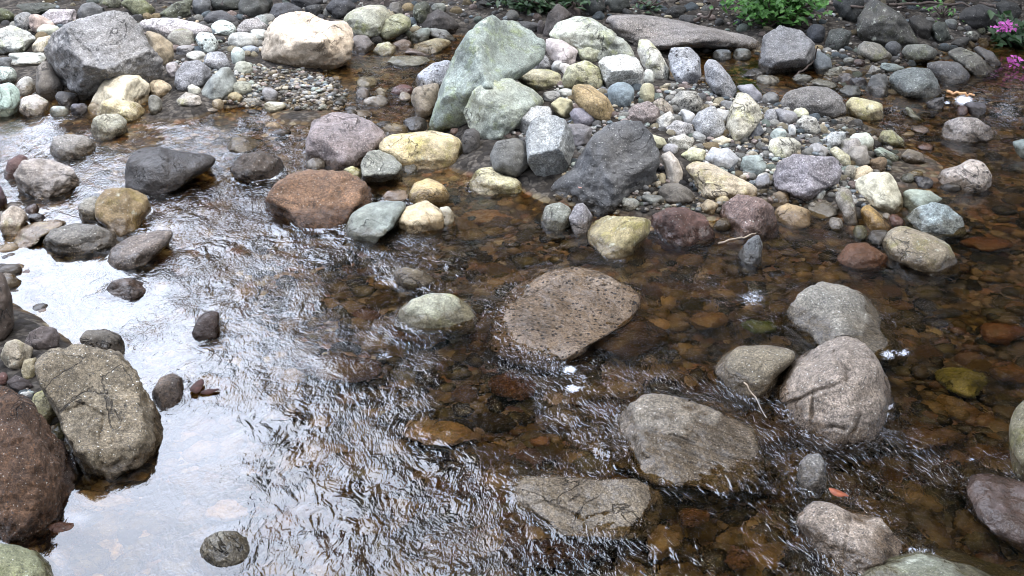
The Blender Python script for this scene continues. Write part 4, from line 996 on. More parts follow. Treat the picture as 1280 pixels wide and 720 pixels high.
# ------------------------------------------------------------------ stones under the water that can be told apart
SUNK = [
    ((552, 555), (44, 15), (185, 150, 85), 'yellow', 'yellow stone glowing through the rippled water at the lower middle', 'm'),
    ((1200, 492), (34, 19), (150, 165, 50), 'green', 'lime green mossy stone under the water right of the cracked boulder', 'm'),
    ((947, 420), (20, 11), (90, 140, 45), 'green', 'bright green mossy stone under the water left of the smooth grey boulder', 's'),
    ((883, 413), (22, 14), (165, 125, 65), 'tan', 'fawn stone under the rapid right of the large pitted boulder', 's'),
    ((425, 468), (55, 20), (110, 72, 34), 'brown', 'broad brown slab under a glassy lip of water left of the green white domed rock', 's'),
    ((775, 430), (75, 30), (105, 72, 34), 'brown', 'broad brown stone under the water at the right of the large pitted boulder', 's'),
    ((866, 658), (17, 15), (172, 112, 60), 'orange', 'round orange brown stone under the water right of the long pale boulder', 'r'),
    ((828, 690), (20, 26), (165, 140, 90), 'tan', 'mustard stone under the water below the right end of the long pale boulder', 's'),
    ((922, 710), (20, 14), (180, 120, 75), 'orange', 'orange stone under the water at the bottom edge right of the middle', 'r'),
    ((676, 562), (12, 8), (190, 120, 70), 'orange', 'small orange stone under the ripples above the long pale boulder', 's'),
    ((690, 700), (60, 18), (120, 78, 62), 'red', 'wide rusty red stone under the foaming water at the bottom edge', 'r'),
    ((672, 682), (20, 14), (185, 160, 140), 'pale', 'pale pinkish stone under the water left of the long pale boulder', 's'),
    ((610, 285), (32, 14), (165, 115, 50), 'ochre', 'ochre stone under the calm water below the pale yellow green rock', 's'),
    ((635, 264), (18, 8), (150, 115, 45), 'ochre', 'small ochre stone under the calm water touching the island', 's'),
    ((700, 305), (26, 12), (140, 95, 45), 'ochre', 'amber stone under the calm water below the round grey stone', 's'),
    ((590, 305), (22, 10), (120, 100, 60), 'olive', 'olive stone under the calm water right of the cream rock', 's'),
    ((1232, 318), (32, 11), (170, 95, 40), 'orange', 'long orange stone under the dark water right of the olive tan boulder', 's'),
    ((1248, 430), (36, 16), (160, 85, 45), 'orange', 'large orange stone under the dark water near the right edge', 's'),
    ((1260, 480), (24, 14), (150, 100, 50), 'orange', 'amber stone under the dark water above the olive boulder of the right edge', 's'),
    ((945, 555), (40, 30), (110, 80, 42), 'brown', 'brown stone under the water between the creased boulder and the small upright rock', 's'),
    ((1160, 560), (36, 16), (135, 95, 40), 'brown', 'golden brown stone under the water right of the cracked boulder\'s foot', 's'),
    ((1085, 545), (45, 18), (95, 70, 45), 'brown', 'dark brown stone under the water at the cracked boulder\'s foot', 's'),
    ((525, 430), (36, 18), (150, 95, 45), 'rust', 'rust coloured stone under the water below the green white domed rock', 'r'),
    ((640, 495), (30, 20), (150, 85, 50), 'rust', 'rust coloured stone under the water below the large pitted boulder', 'r'),
    ((130, 640), (38, 18), (185, 165, 150), 'pale', 'pale stone under the smooth reflecting water at the lower left', 's'),
    ((285, 650), (30, 14), (200, 170, 130), 'pale', 'buff stone under the smooth water above the lone round grey stone', 's'),
]
for k, ((x, y), (rx, ry), rgb, cname, label, kind) in enumerate(SUNK):
    rs = np.random.default_rng(500 + k)
    t = np.arange(NTH) * 2 * math.pi / NTH
    ring = 1.0 / ((np.cos(t) / rx) ** 2 + (np.sin(t) / ry) ** 2) ** 0.5 * (1 + 0.14 * np.sin(2 * t + rs.uniform(0, 6)) + 0.10 * np.sin(3 * t + rs.uniform(0, 6)) + 0.06 * np.sin(5 * t + rs.uniform(0, 6)))
    X, F = make_rock(ring, np.array([x, y], float), (x, y), 1, 500 + k, 4, 0, 0.5, 1.6, below=-0.026 if rx > 50 else -0.05)
    X[:, 2] += min(0.0, -0.018 - X[:, 2].max())
    o = place_mesh('sunken_stone', X, F, MAT[kind], np.clip((0.5 * lin(rgb) + 0.5 * lin(rgb).mean() * np.array([1.15, 1.0, 0.72])) * (0.85 if cname in ('orange', 'rust', 'red') else 1.1), 0.012, 0.65))
    tag(o, label, 'stone', 'stones under the clear brown water')

# ------------------------------------------------------------------ loose cobbles: shared base shapes, every stone an object
PROTO = []
for k in range(16):
    V, F = raw_rock(3, [1, 1, 2, 0][k % 4], 300 + k, 1.2)
    rs = np.random.default_rng(300 + k)
    V = V * np.array([1.0, rs.uniform(0.62, 0.95), rs.uniform(0.42, 0.72)])
    PROTO.append((V, F))
PROTO_ME = {}


def inside(poly, x, y):
    r = False; n = len(poly)
    for i in range(n):
        (xa, ya), (xb, yb) = poly[i], poly[(i + 1) % n]
        if (ya > y) != (yb > y) and x < (xb - xa) * (y - ya) / (yb - ya) + xa:
            r = not r
    return r


TINTS = {'pale grey': (196, 194, 186), 'cream': (216, 203, 172), 'grey': (150, 149, 148), 'slate blue': (135, 148, 156),
         'pinkish': (186, 166, 158), 'mint green': (178, 192, 180), 'tan': (190, 168, 128), 'dark grey': (104, 103, 104), 'white': (222, 220, 212)}
REGIONS = [
    # outline in photograph pixels, where (for the label), pixel radius range, wanted number of own objects, pale bias
    ([(205, 75), (300, 80), (340, 85), (430, 90), (455, 110), (465, 128), (420, 138), (330, 138), (280, 130), (260, 100), (215, 90)],
     'on the gravel patch below the big cream boulder', (2.6, 6.5), 110, 1),
    ([(690, 100), (800, 112), (880, 100), (960, 95), (1010, 140), (1075, 155), (1120, 190), (1105, 232), (1000, 240), (900, 220), (835, 165), (760, 150), (700, 150)],
     'between the rocks of the gravel island', (3.4, 10.0), 210, 1),
    ([(600, 170), (720, 190), (690, 250), (840, 268), (960, 262), (1080, 262), (1120, 240), (1090, 215), (850, 225), (760, 150), (640, 150)],
     'at the front edge of the gravel island', (2.8, 7.5), 60, 0),
    ([(0, 30), (120, 20), (330, 15), (520, 10), (545, 50), (480, 60), (300, 70), (180, 60), (60, 60)],
     'among the rocks of the upper left shore', (3.0, 10.0), 120, 0),
    ([(940, 60), (1100, 60), (1200, 55), (1270, 45), (1275, 75), (1180, 95), (1150, 130), (1040, 112), (960, 92)],
     'among the rocks of the right bank', (2.6, 9.0), 120, 0),
    ([(0, 10), (100, -6), (540, -6), (680, 2), (900, 2), (1060, -4), (1270, -6), (1275, 40), (1100, 60), (950, 45), (760, 30), (640, 40), (540, 20), (300, 12)],
     'at the foot of the dark far bank', (2.6, 11.0), 150, 0),
    ([(0, 260), (70, 270), (60, 300), (0, 320)], 'beside the pale stones at the left edge', (3.0, 7.0), 8, 0),
    ([(20, 470), (100, 560), (140, 605), (60, 600), (20, 500)], 'in the gap beside the flat slab boulder', (3.5, 7.0), 12, 0),
]
used = []; LOOSE = []
def clear(x, y, r, gap=0.66):
    for (a, b, q) in used:
        if (a - x) ** 2 + (b - y) ** 2 < ((r + q) * gap) ** 2:
            return False
    return True


def drop(px, py, r, rs, name, tint, floor, sunk=0.3, mat=None, deep=None):
    P, g = hit(px, py, floor)
    d = (P - CAM) @ CF
    s = r / FPX * d
    k = int(rs.integers(16))
    key = (k, mat)
    if key not in PROTO_ME:
        me = mesh_from(name, *PROTO[k]); me.materials.append(MAT[mat]); PROTO_ME[key] = me
    o = bpy.data.objects.new(name, PROTO_ME[key])
    z = max(g, -1.0) if deep is None else g
    o.location = (P[0], P[1], z + s * (0.45 - sunk))
    o.rotation_euler = (rs.uniform(-0.35, 0.35), rs.uniform(-0.35, 0.35), rs.uniform(0, 6.28))
    o.scale = (s * 1.05, s * 1.05, s * 1.05)
    o.color = (*tint, 1)
    col.objects.link(o)
    return o


for poly, where, (ra, rb), count, pale in REGIONS:
    xs = [p[0] for p in poly]; ys = [p[1] for p in poly]
    rs = np.random.default_rng(len(where) * 17 + count)
    made = 0; tries = 0
    while made < count and tries < 6000:
        tries += 1
        x = rs.uniform(min(xs), max(xs)); y = rs.uniform(min(ys), max(ys))
        if not inside(poly, x, y): continue
        r = rb - (rb - ra) * (made / count) ** 0.6
        r *= rs.uniform(0.85, 1.15)
        mx, my = int(np.clip(x / 4, 0, 319)), int(np.clip((y) / 4, 0, 179))
        if MASK[my, mx]: continue
        if not clear(x, y, r): continue
        P, g = hit(x, y)
        if g < -0.03: continue
        names = ['pale grey', 'cream', 'grey', 'white', 'mint green', 'pinkish', 'slate blue', 'tan', 'dark grey']
        pr = np.array([.24, .17, .14, .12, .07, .08, .06, .08, .04]) if pale else np.array([.14, .08, .24, .03, .08, .10, .12, .10, .11])
        cn = names[int(rs.choice(9, p=pr))]
        tint = np.clip(0.9 * lin(np.array(TINTS[cn]) * rs.uniform(0.9, 1.06)) * ALB, 0.02, 0.6)
        if 'dark far bank' in where: tint = tint * 0.55  # far bank's shade put into the stone colour
        LOOSE.append((r, x, y, r / FPX * ((P - CAM) @ CF), cn, where, tint))
        used.append((x, y, r)); made += 1
LOOSE.sort(key=lambda q: -q[0])
SMALL = []
budget = {'cobble': 195, 'pebble': 262}
rs = np.random.default_rng(99)
for r, x, y, size, cn, where, tint in LOOSE:
    word = 'cobble' if size > 0.027 else 'pebble'
    if budget[word] <= 0:
        SMALL.append((x, y, size, tint)); continue
    budget[word] -= 1
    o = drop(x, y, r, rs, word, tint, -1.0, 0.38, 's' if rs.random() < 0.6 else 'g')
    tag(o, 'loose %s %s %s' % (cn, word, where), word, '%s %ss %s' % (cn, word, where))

# loose stones lying on the bed under the water
BED = {'rusty orange': (0.22, 0.130, 0.058), 'ochre brown': (0.26, 0.185, 0.085), 'dark brown': (0.08, 0.060, 0.036), 'olive': (0.15, 0.135, 0.07),
       'reddish': (0.15, 0.085, 0.060), 'buff': (0.40, 0.31, 0.19)}
rs = np.random.default_rng(77)
made = 0; tries = 0
while made < 170 and tries < 8000:
    tries += 1
    x = rs.uniform(420, 1275) if rs.random() < 0.85 else rs.uniform(60, 420); y = rs.uniform(120, 715)
    mx, my = int(x / 4), int(y / 4)
    if MASK[my, mx]: continue
    P, g = hit(x, y)
    if g > -0.045: continue
    d = (P - CAM) @ CF
    r = rs.uniform(0.022, 0.062) * FPX / d
    if not clear(x, y, r, 0.8): continue
    cn = list(BED)[int(rs.choice(6, p=[.15, .24, .27, .18, .06, .10]))]
    where = 'in the left of the picture' if x < 430 else 'in the middle of the picture' if x < 860 else 'in the right of the picture'
    o = drop(x, y, r, rs, 'sunken_stone', np.array(BED[cn]) * rs.uniform(0.8, 1.2), -1.0, 0.2, 's' if rs.random() < 0.5 else 'm2')
    hz = o.scale[0] * 0.75
    o.location.z = min(o.location.z, -0.012 - hz)
    tag(o, '%s stone under the shallow brown water %s' % (cn, where), 'stone', '%s stones under the water %s' % (cn, where))
    used.append((x, y, r)); made += 1


# fine gravel: nobody could count it
def gravel(name, n, where, rmin, rmax, cols, zlo, zhi, seed, extra=()):
    rs = np.random.default_rng(seed)
    S, F = ico(2)
    VV, FF, CC = [], [], []
    k = 0; guard = 0
    for (px, py, s, tint) in extra:
        P_, g_ = hit(px, py, -1.0)
        V = S * (1 + 0.18 * noise3(S * 1.7 + rs.uniform(0, 99, 3), seed))[:, None] * np.array([1, rs.uniform(.6, 1), rs.uniform(.4, .75)]) * s
        VV.append(V + np.array([P_[0], P_[1], g_ + 0.25 * s])); FF.append(F + k * len(S)); CC.append(np.tile(np.asarray(tint), (len(S), 1))); k += 1
    n += k
    while k < n and guard < n * 30:
        guard += 1
        x, y = where(rs)
        g = float(gz_fast(np.array(x), np.array(y)))
        if not (zlo < g < zhi): continue
        s = rmin * (rmax / rmin) ** (rs.random() ** 1.6)
        a = rs.uniform(0, 6.28); ca, sa = math.cos(a), math.sin(a)
        sc = np.array([1, rs.uniform(.6, 1), rs.uniform(.4, .75)]) * s
        V = S * (1 + 0.18 * noise3(S * 1.7 + rs.uniform(0, 99, 3), seed))[:, None] * sc
        V = np.stack([V[:, 0] * ca - V[:, 1] * sa, V[:, 0] * sa + V[:, 1] * ca, V[:, 2] + rs.uniform(-.2, .2) * V[:, 0]], 1)
        V = V + np.array([x, y, g + 0.25 * s])
        FF.append(F + k * len(S)); VV.append(V)
        c = np.array(cols[int(rs.integers(len(cols)))]) * rs.uniform(0.7, 1.15)
        CC.append(np.tile(c, (len(S), 1))); k += 1
    me = mesh_from(name, np.concatenate(VV), np.concatenate(FF))
    cattr(me, 'tint', np.concatenate(CC))
    struct(link(name, me, MAT_GRAVEL), 'stuff')


def in_view(rs):
    x = rs.uniform(-20, 1300); y = rs.uniform(-10, 730)
    P = at(x, y, 0.0)
    return P[0], P[1]


def in_dry(rs):
    poly = REGIONS[int(rs.choice(8, p=[.22, .30, .14, .12, .10, .08, .02, .02]))][0]
    while True:
        x = rs.uniform(min(p[0] for p in poly), max(p[0] for p in poly)); y = rs.uniform(min(p[1] for p in poly), max(p[1] for p in poly))
        if inside(poly, x, y):
            P, g = hit(x, y); return P[0], P[1]


gravel('dry_gravel', 6500, in_dry, 0.005, 0.021, [tuple((0.7 * lin(c) + 0.3 * lin(c).mean()) * ALB * 0.95) for c in TINTS.values()], -0.02, 0.6, 5, SMALL)
gravel('stream_bed_gravel', 9000, in_view, 0.010, 0.058, list(BED.values()) + [(0.035, 0.027, 0.018), (0.06, 0.047, 0.03), (0.12, 0.090, 0.048), (0.17, 0.122, 0.058), (0.24, 0.18, 0.09)] * 3, -0.6, -0.015, 6)


# ------------------------------------------------------------------ water
def idw(pts, x, y, p=1.6, eps=0.004):
    A = np.array(pts, float)
    W = np.array([at(a, b, 0.0)[:2] for a, b, _ in pts])
    out = np.empty(x.size); X = x.ravel(); Y = y.ravel()
    for s in range(0, len(X), 20000):
        d2 = (X[s:s + 20000, None] - W[:, 0]) ** 2 + (Y[s:s + 20000, None] - W[:, 1]) ** 2 + eps
        w = d2 ** -p
        out[s:s + 20000] = (w @ A[:, 2]) / w.sum(1)
    return out.reshape(x.shape)


RIPPLE = [(30, 320, .05), (90, 330, .06), (60, 370, .05), (120, 400, .12), (100, 300, .08), (160, 390, .25), (20, 420, .05), (130, 650, .02), (200, 580, .04), (220, 680, .05),
          (110, 690, .02), (260, 540, .12), (300, 520, .30), (330, 600, .45), (330, 700, .55), (250, 630, .10), (380, 500, .6),
          (60, 180, .45), (150, 170, .5), (120, 225, .35), (60, 250, .25), (200, 170, .7), (280, 160, .8), (300, 240, 1.0), (230, 270, 1.0), (280, 300, 1.0), (230, 330, .9), (340, 330, 1.1), (300, 380, 1.1),
          (220, 400, .8), (200, 450, .6), (280, 450, .9), (400, 350, 1.1), (400, 430, 1.0), (460, 400, 1.1), (450, 330, 1.1), (470, 280, .8), (440, 470, .25), (380, 468, .2), (500, 480, .7),
          (420, 580, .9), (480, 620, .9), (550, 640, .9), (450, 690, .8), (560, 570, .9), (600, 520, .9), (640, 570, .9), (560, 700, .9), (640, 460, .8), (560, 330, .7),
          (600, 290, .2), (640, 270, .12), (680, 300, .2), (620, 320, .5), (720, 320, .7), (800, 315, .8), (850, 350, 1.0), (880, 330, .9), (940, 370, 1.1), (840, 410, .4), (780, 420, .25), (880, 440, .8),
          (820, 470, .9), (760, 480, .9), (720, 500, 1.0), (740, 560, .9), (700, 660, .9), (760, 700, .9), (880, 680, .6), (960, 660, .6), (1000, 330, .7), (1080, 320, .7), (1100, 350, .8), (1150, 330, .6),
          (1180, 390, .6), (1240, 370, .45), (1230, 420, .4), (1150, 470, .8), (1140, 520, .9), (1180, 560, .9), (1120, 600, .9), (1200, 620, 1.0), (1150, 650, .9), (1230, 690, 1.0), (1000, 590, .9), (980, 690, .9),
          (1200, 290, .25), (1250, 250, .2), (1150, 160, .18), (1230, 190, .2), (1260, 120, .12), (1100, 130, .2), (480, 100, .2), (530, 130, .25), (400, 150, .6), (340, 160, .7), (1170, 230, .25), (930, 90, .15), (1060, 140, .2)]
RIPPLE = [(a_, b_, 0.93 * v_ * (0.85 if a_ > 790 else 0.9 if a_ > 650 else 1.0)) for a_, b_, v_ in RIPPLE]
FOAM_GLARE = [(712, 462, 10, 1.0), (716, 485, 10, 1.0), (708, 448, 8, 0.9), (940, 372, 26, .75), (890, 378, 18, .65), (970, 345, 16, .6), (1214, 574, 13, 0.72), (1198, 582, 10, 0.55), (1150, 556, 12, .6), (800, 330, 30, .55), (850, 335, 20, .5), (760, 325, 16, .55),
        (480, 444, 16, .75), (455, 452, 12, .7), (520, 345, 14, .5), (1110, 444, 12, .9), (1130, 441, 9, .9), (1140, 430, 10, .5), (985, 590, 10, .8), (500, 420, 8, .6), (1180, 600, 20, .55), (1195, 640, 20, .55), (1215, 670, 16, .55), (1235, 700, 14, .55),
        (700, 670, 24, .5), (740, 660, 18, .5), (830, 660, 10, .7), (690, 540, 16, .45), (1200, 505, 18, .6), (1205, 125, 11, 1.1), (1184, 128, 5, .9), (660, 440, 10, .4), (500, 298, 8, .5)]  # the two spots by the right bank paint a sky glare in white


def wave_field(x, y):
    """the low swell and standing waves of the rapids, metres per unit of ripple strength"""
    P = np.stack([x * 9 + 0.6 * y * 9, y * 9, 0 * x], -1)
    P2 = np.stack([x * 27 + y * 8, y * 17, 0 * x + 4], -1)
    Q = P2 + 0.6 * np.stack([noise3(P * 0.7, 3), noise3(P * 0.7 + 9, 4), 0 * x], -1)
    return 0.0028 * noise3(P, 81) + 0.0024 * noise3(Q, 82)


wx = axis(-4.8, 4.8, 0.016, -26, 26); wy = axis(1.5, 8.6, 0.016, -3.0, 10.0)
WX, WY = np.meshgrid(wx, wy)
amp = idw(RIPPLE, WX, WY)
pat = noise3(np.stack([WX * 3.1 + WY * 0.8, WY * 1.9, 0 * WX + 2], -1), 71) + 0.6 * noise3(np.stack([WX * 7.5, WY * 4.6, 0 * WX + 5], -1), 72)
amp = amp * np.clip(0.95 + 1.05 * pat, 0.16, 1.55)
foam_glare = np.zeros(WX.shape)
PW = project(np.stack([WX, WY, 0 * WX], -1).reshape(-1, 3)).reshape(*WX.shape, 2)
for fx, fy, fr, fv in FOAM_GLARE:
    foam_glare = np.maximum(foam_glare, 0.80 * fv * np.exp(-(((PW[..., 0] - fx) / (1.5 * fr)) ** 2 + ((PW[..., 1] - fy) / (fr * 0.9)) ** 2)))
foam_glare[WY < 1.0] = 0
fade = np.clip((9.3 - WY) / 0.6, 0, 1) * np.clip((6 - abs(WX)) / 1.5, 0, 1)
from mathutils.kdtree import KDTree
sh = np.concatenate(SHORE)
kd = KDTree(len(sh))
for i_, q_ in enumerate(sh):
    kd.insert((q_[0], q_[1], 0), i_)
kd.balance()
ds = np.full(WX.shape, 9.0)
near_ = (WY > 1.4) & (WY < 8.6) & (abs(WX) < 4.6)
ds[near_] = [kd.find((a_, b_, 0))[2] for a_, b_ in zip(WX[near_], WY[near_])]
lobe = 0.5 + 0.5 * noise3(np.stack([WX * 5, WY * 5, 0 * WX + 7], -1), 91)
foam_glare = np.maximum(foam_glare, np.clip(amp - 0.35, 0, 0.8) * 1.0 * np.exp(-ds / 0.024) * np.clip(lobe * 2 - 0.55, 0, 1))
WZ = wave_field(WX, WY) * amp * fade
WZ = WZ + fade * (0.0035 * np.exp(-ds / 0.010) + np.clip(amp, 0.1, 1.0) * 0.0022 * np.cos(ds * 2 * math.pi / 0.048) * np.exp(-ds / 0.075))
amp = amp * (1 + 0.35 * np.exp(-ds / 0.10))
# the lip where the stream drops past the pitted boulder and the brown slab
LIP = at(np.array([690., 705, 716]), np.array([440., 452, 470]))
wme = mesh_from('water', np.stack([WX.ravel(), WY.ravel(), WZ.ravel()], 1), grid_faces(len(wx), len(wy)))
attr(wme, 'ripple', amp.ravel()); attr(wme, 'foam_glare', foam_glare.ravel())


def water_material():
    m = NT('clear_brown_water')
    geo = m.n('ShaderNodeNewGeometry')
    rp = m.n('ShaderNodeAttribute', attribute_name='ripple').outputs['Fac']
    fo = m.n('ShaderNodeAttribute', attribute_name='foam_glare').outputs['Fac']
    P = geo.outputs['Position']
    warp = m.n('ShaderNodeTexNoise'); m.l(P, warp.inputs['Vector']); warp.inputs['Scale'].default_value = 5.0; warp.inputs['Detail'].default_value = 2
    wv = m.n('ShaderNodeVectorMath', operation='MULTIPLY_ADD')
    m.l(warp.outputs['Color'], wv.inputs[0]); wv.inputs[1].default_value = (0.10, 0.10, 0.0); m.l(P, wv.inputs[2])
    def mapped(sx, sy, rot):
        mp = m.n('ShaderNodeMapping'); m.l(wv.outputs[0], mp.inputs[0])
        mp.inputs['Scale'].default_value = (sx, sy, 1); mp.inputs['Rotation'].default_value = (0, 0, rot)
        return mp.outputs[0]
    a = m.noise(mapped(1.0, 0.60, 0.35), 54.0, 2, 0.5, 1.1)
    b = m.noise(mapped(1.0, 0.6, -0.5), 88.0, 2, 0.5, 1.0)
    c = m.noise(mapped(1.0, 0.6, 0.8), 18.0, 2, 0.5)
    hgt = m.math('ADD', m.math('MULTIPLY', a, 0.0075), m.math('ADD', m.math('MULTIPLY', b, 0.0026), m.math('MULTIPLY', c, 0.003)))
    mixn = m.ramp(m.noise(P, 3.3, 2), 0.38, 0.62)
    d = m.noise(mapped(1.0, 0.62, 0.1), 24.0, 2, 0.45, 0.9)
    hgt = m.math('ADD', m.math('MULTIPLY', hgt, m.math('ADD', m.math('MULTIPLY', mixn, 0.75), 0.32)), m.math('MULTIPLY', m.math('MULTIPLY', d, 0.0125), m.math('SUBTRACT', 1.0, mixn)))
    hgt = m.math('MULTIPLY', m.math('MULTIPLY', hgt, 0.78), m.math('ADD', rp, 0.018))
    bp = m.n('ShaderNodeBump'); bp.inputs['Distance'].default_value = 1.0; bp.inputs['Strength'].default_value = 1.0
    m.l(hgt, bp.inputs['Height'])
    tr = m.n('ShaderNodeBsdfRefraction'); tr.inputs[0].default_value = (0.94, 0.80, 0.53, 1); tr.inputs['IOR'].default_value = 1.33; tr.inputs['Roughness'].default_value = 0.0
    m.l(bp.outputs[0], tr.inputs['Normal'])
    gl = m.n('ShaderNodeBsdfGlossy'); gl.inputs['Roughness'].default_value = 0.04; gl.inputs[0].default_value = (1, 1, 1, 1)
    m.l(bp.outputs[0], gl.inputs['Normal'])
    fr = m.n('ShaderNodeFresnel'); fr.inputs['IOR'].default_value = 1.65; m.l(bp.outputs[0], fr.inputs['Normal'])
    mx = m.n('ShaderNodeMixShader'); m.l(fr.outputs[0], mx.inputs[0]); m.l(tr.outputs[0], mx.inputs[1]); m.l(gl.outputs[0], mx.inputs[2])
    # broken white water and the painted-in sky glare
    fn = m.noise(mapped(1.0, 0.6, 0.3), 85.0, 5, 0.75, 1.5)
    fm = m.ramp(m.math('ADD', m.math('MULTIPLY', fn, 0.9), fo), 0.98, 1.24, 0.0, 0.80)
    wd = m.n('ShaderNodeBsdfDiffuse'); wd.inputs[0].default_value = (0.72, 0.74, 0.78, 1); m.l(bp.outputs[0], wd.inputs['Normal'])
    mf = m.n('ShaderNodeMixShader'); m.l(fm, mf.inputs[0]); m.l(mx.outputs[0], mf.inputs[1]); m.l(wd.outputs[0], mf.inputs[2])
    out = m.n('ShaderNodeOutputMaterial'); m.l(mf.outputs[0], out.inputs[0])
    return m.m


struct(link('water', wme, water_material()))


# ------------------------------------------------------------------ plants, twigs, leaves
LEAF = simple('fresh_green_leaf', (0.085, 0.21, 0.045), 0.5, 0.35, 14, 0.35)
DLEAF = simple('dull_green_leaf', (0.035, 0.075, 0.028), 0.5, 0.35, 14, 0.3)
WOODLEAF = simple('woodland_leaf', (0.016, 0.028, 0.011), 0.7, 0.4, 3, 0.15)
BARK = simple('bark', (0.07, 0.052, 0.042), 0.9, 0.4, 40)
PETAL = simple('magenta_petal', (0.50, 0.10, 0.40), 0.6, 0.2, 60, 0.3)
STRAW = simple('dry_straw', (0.36, 0.28, 0.20), 0.8, 0.25, 60)
RUST = simple('dead_orange_leaf', (0.30, 0.08, 0.03), 0.5, 0.45, 45, 0.2)
RUSTY = simple('dead_brown_leaf', (0.055, 0.022, 0.016), 0.85, 0.5, 45, 0.2)


def leaf_cloud(centers, normals, length, width, seed):
    """folded diamond leaves: 4 corners and a raised midrib"""
    rs = np.random.default_rng(seed)
    n = len(centers)
    d = rs.normal(size=(n, 3)); d[:, 2] *= 0.5
    up = normals + 0.45 * rs.normal(size=(n, 3)); up /= np.linalg.norm(up, axis=1)[:, None]
    d -= up * (d * up).sum(1)[:, None]; d /= np.linalg.norm(d, axis=1)[:, None]
    s = np.cross(up, d)
    L = (length * rs.uniform(0.6, 1.25, n))[:, None]; Wd = (width * rs.uniform(0.7, 1.2, n))[:, None]
    b = centers - d * L / 2; tip = centers + d * L / 2 - up * L * 0.12
    l_ = centers + s * Wd / 2 + up * Wd * 0.18; r_ = centers - s * Wd / 2 + up * Wd * 0.18
    V = np.stack([b, l_, tip, r_], 1).reshape(-1, 3)
    i = np.arange(n) * 4
    F = np.concatenate([np.stack([i, i + 2, i + 1], 1), np.stack([i, i + 3, i + 2], 1)])
    return V, F


def tube(points, radii, sides=6):
    pts = np.asarray(points, float); n = len(pts)
    V = []; F = []
    for i in range(n):
        t = pts[min(i + 1, n - 1)] - pts[max(i - 1, 0)]; t /= np.linalg.norm(t) + 1e-9
        a = np.cross(t, (0.3, 0.2, 1.0)); a /= np.linalg.norm(a) + 1e-9; b = np.cross(t, a)
        for k in range(sides):
            g = 2 * math.pi * k / sides
            V.append(pts[i] + radii[i] * (math.cos(g) * a + math.sin(g) * b))
    for i in range(n - 1):
        for k in range(sides):
            k2 = (k + 1) % sides
            F.append([i * sides + k, i * sides + k2, (i + 1) * sides + k2, (i + 1) * sides + k])
    return np.array(V), np.array(F)


def join(parts):
    VV, FF = [], []; o = 0
    for V, F in parts:
        if F.shape[1] == 4:
            F = np.concatenate([F[:, [0, 1, 2]], F[:, [0, 2, 3]]])
        VV.append(V); FF.append(F + o); o += len(V)
    return np.concatenate(VV), np.concatenate(FF)


def shrub(name, label, px, py, rad, height, nleaf, ll, lw, mat, seed, cat='shrub', group=None):
    rs = np.random.default_rng(seed)
    base, g = hit(px, py, -1)
    root = bpy.data.objects.new(name, None); root.location = base; col.objects.link(root)
    tag(root, label, cat, group)
    cs, ns, stems = [], [], []
    ntw = 16
    for k in range(ntw):
        a = rs.uniform(0, 2 * math.pi); q = rs.uniform(0.35, 1.0)
        end = np.array([math.cos(a) * rad[0] * q, math.sin(a) * rad[1] * q, height * rs.uniform(0.45, 1.0)])
        mid = end * np.array([0.4, 0.4, 0.65])
        t = np.linspace(0, 1, 7)[:, None]
        line = (1 - t) ** 2 * 0 + 2 * t * (1 - t) * mid + t * t * end
        stems.append(tube(line, np.linspace(0.008, 0.003, 7), 5))
        m = nleaf // ntw
        tt = rs.uniform(0.3, 1.05, (m, 1))
        c = 2 * tt * (1 - tt) * mid + tt * tt * end + rs.normal(size=(m, 3)) * np.array([0.055, 0.055, 0.035])
        cs.append(c); ns.append(np.tile([0.0, -0.35, 1.0], (m, 1)))
    V, F = join(stems)
    link('stem', mesh_from('stem', V, F), BARK, parent=root)
    V, F = leaf_cloud(np.concatenate(cs), np.concatenate(ns), ll, lw, seed)
    link('foliage', mesh_from('foliage', V, F, False), mat, parent=root)
    return root


SG = 'shrubs on the far bank'
shrub('leafy_shrub', 'bright green leafy shrub overhanging the far bank at the top right of the middle', 962, 34, (0.42, 0.20), 0.30, 900, 0.062, 0.030, LEAF, 3, group=SG)
shrub('leafy_shrub', 'dark green low shrub at the top edge above the pale green boulder', 690, 14, (0.42, 0.15), 0.14, 420, 0.06, 0.03, DLEAF, 4, group=SG)
shrub('leafy_shrub', 'small dim seedling in front of the two dark green grey boulders', 812, 12, (0.10, 0.08), 0.07, 60, 0.045, 0.026, DLEAF, 5, group=SG)
shrub('leafy_shrub', 'dark leaved plant below the pink flowers at the right edge', 1266, 66, (0.16, 0.12), 0.22, 130, 0.09, 0.05, DLEAF, 6, group=SG)
shrub('leafy_shrub', 'little green sprig on the shaded slope above the squarish olive rock', 1178, 22, (0.08, 0.06), 0.07, 34, 0.04, 0.016, LEAF, 8, group=SG)
shrub('leafy_shrub', 'dim green bush at the top edge behind the tilted mint green boulder', 655, 2, (0.5, 0.2), 0.2, 420, 0.07, 0.035, DLEAF, 9, group=SG)
shrub('leafy_shrub', 'sparse dim bush at the top edge behind the dark pyramid boulder', 1130, 4, (0.7, 0.2), 0.22, 300, 0.07, 0.035, DLEAF, 10, group=SG)


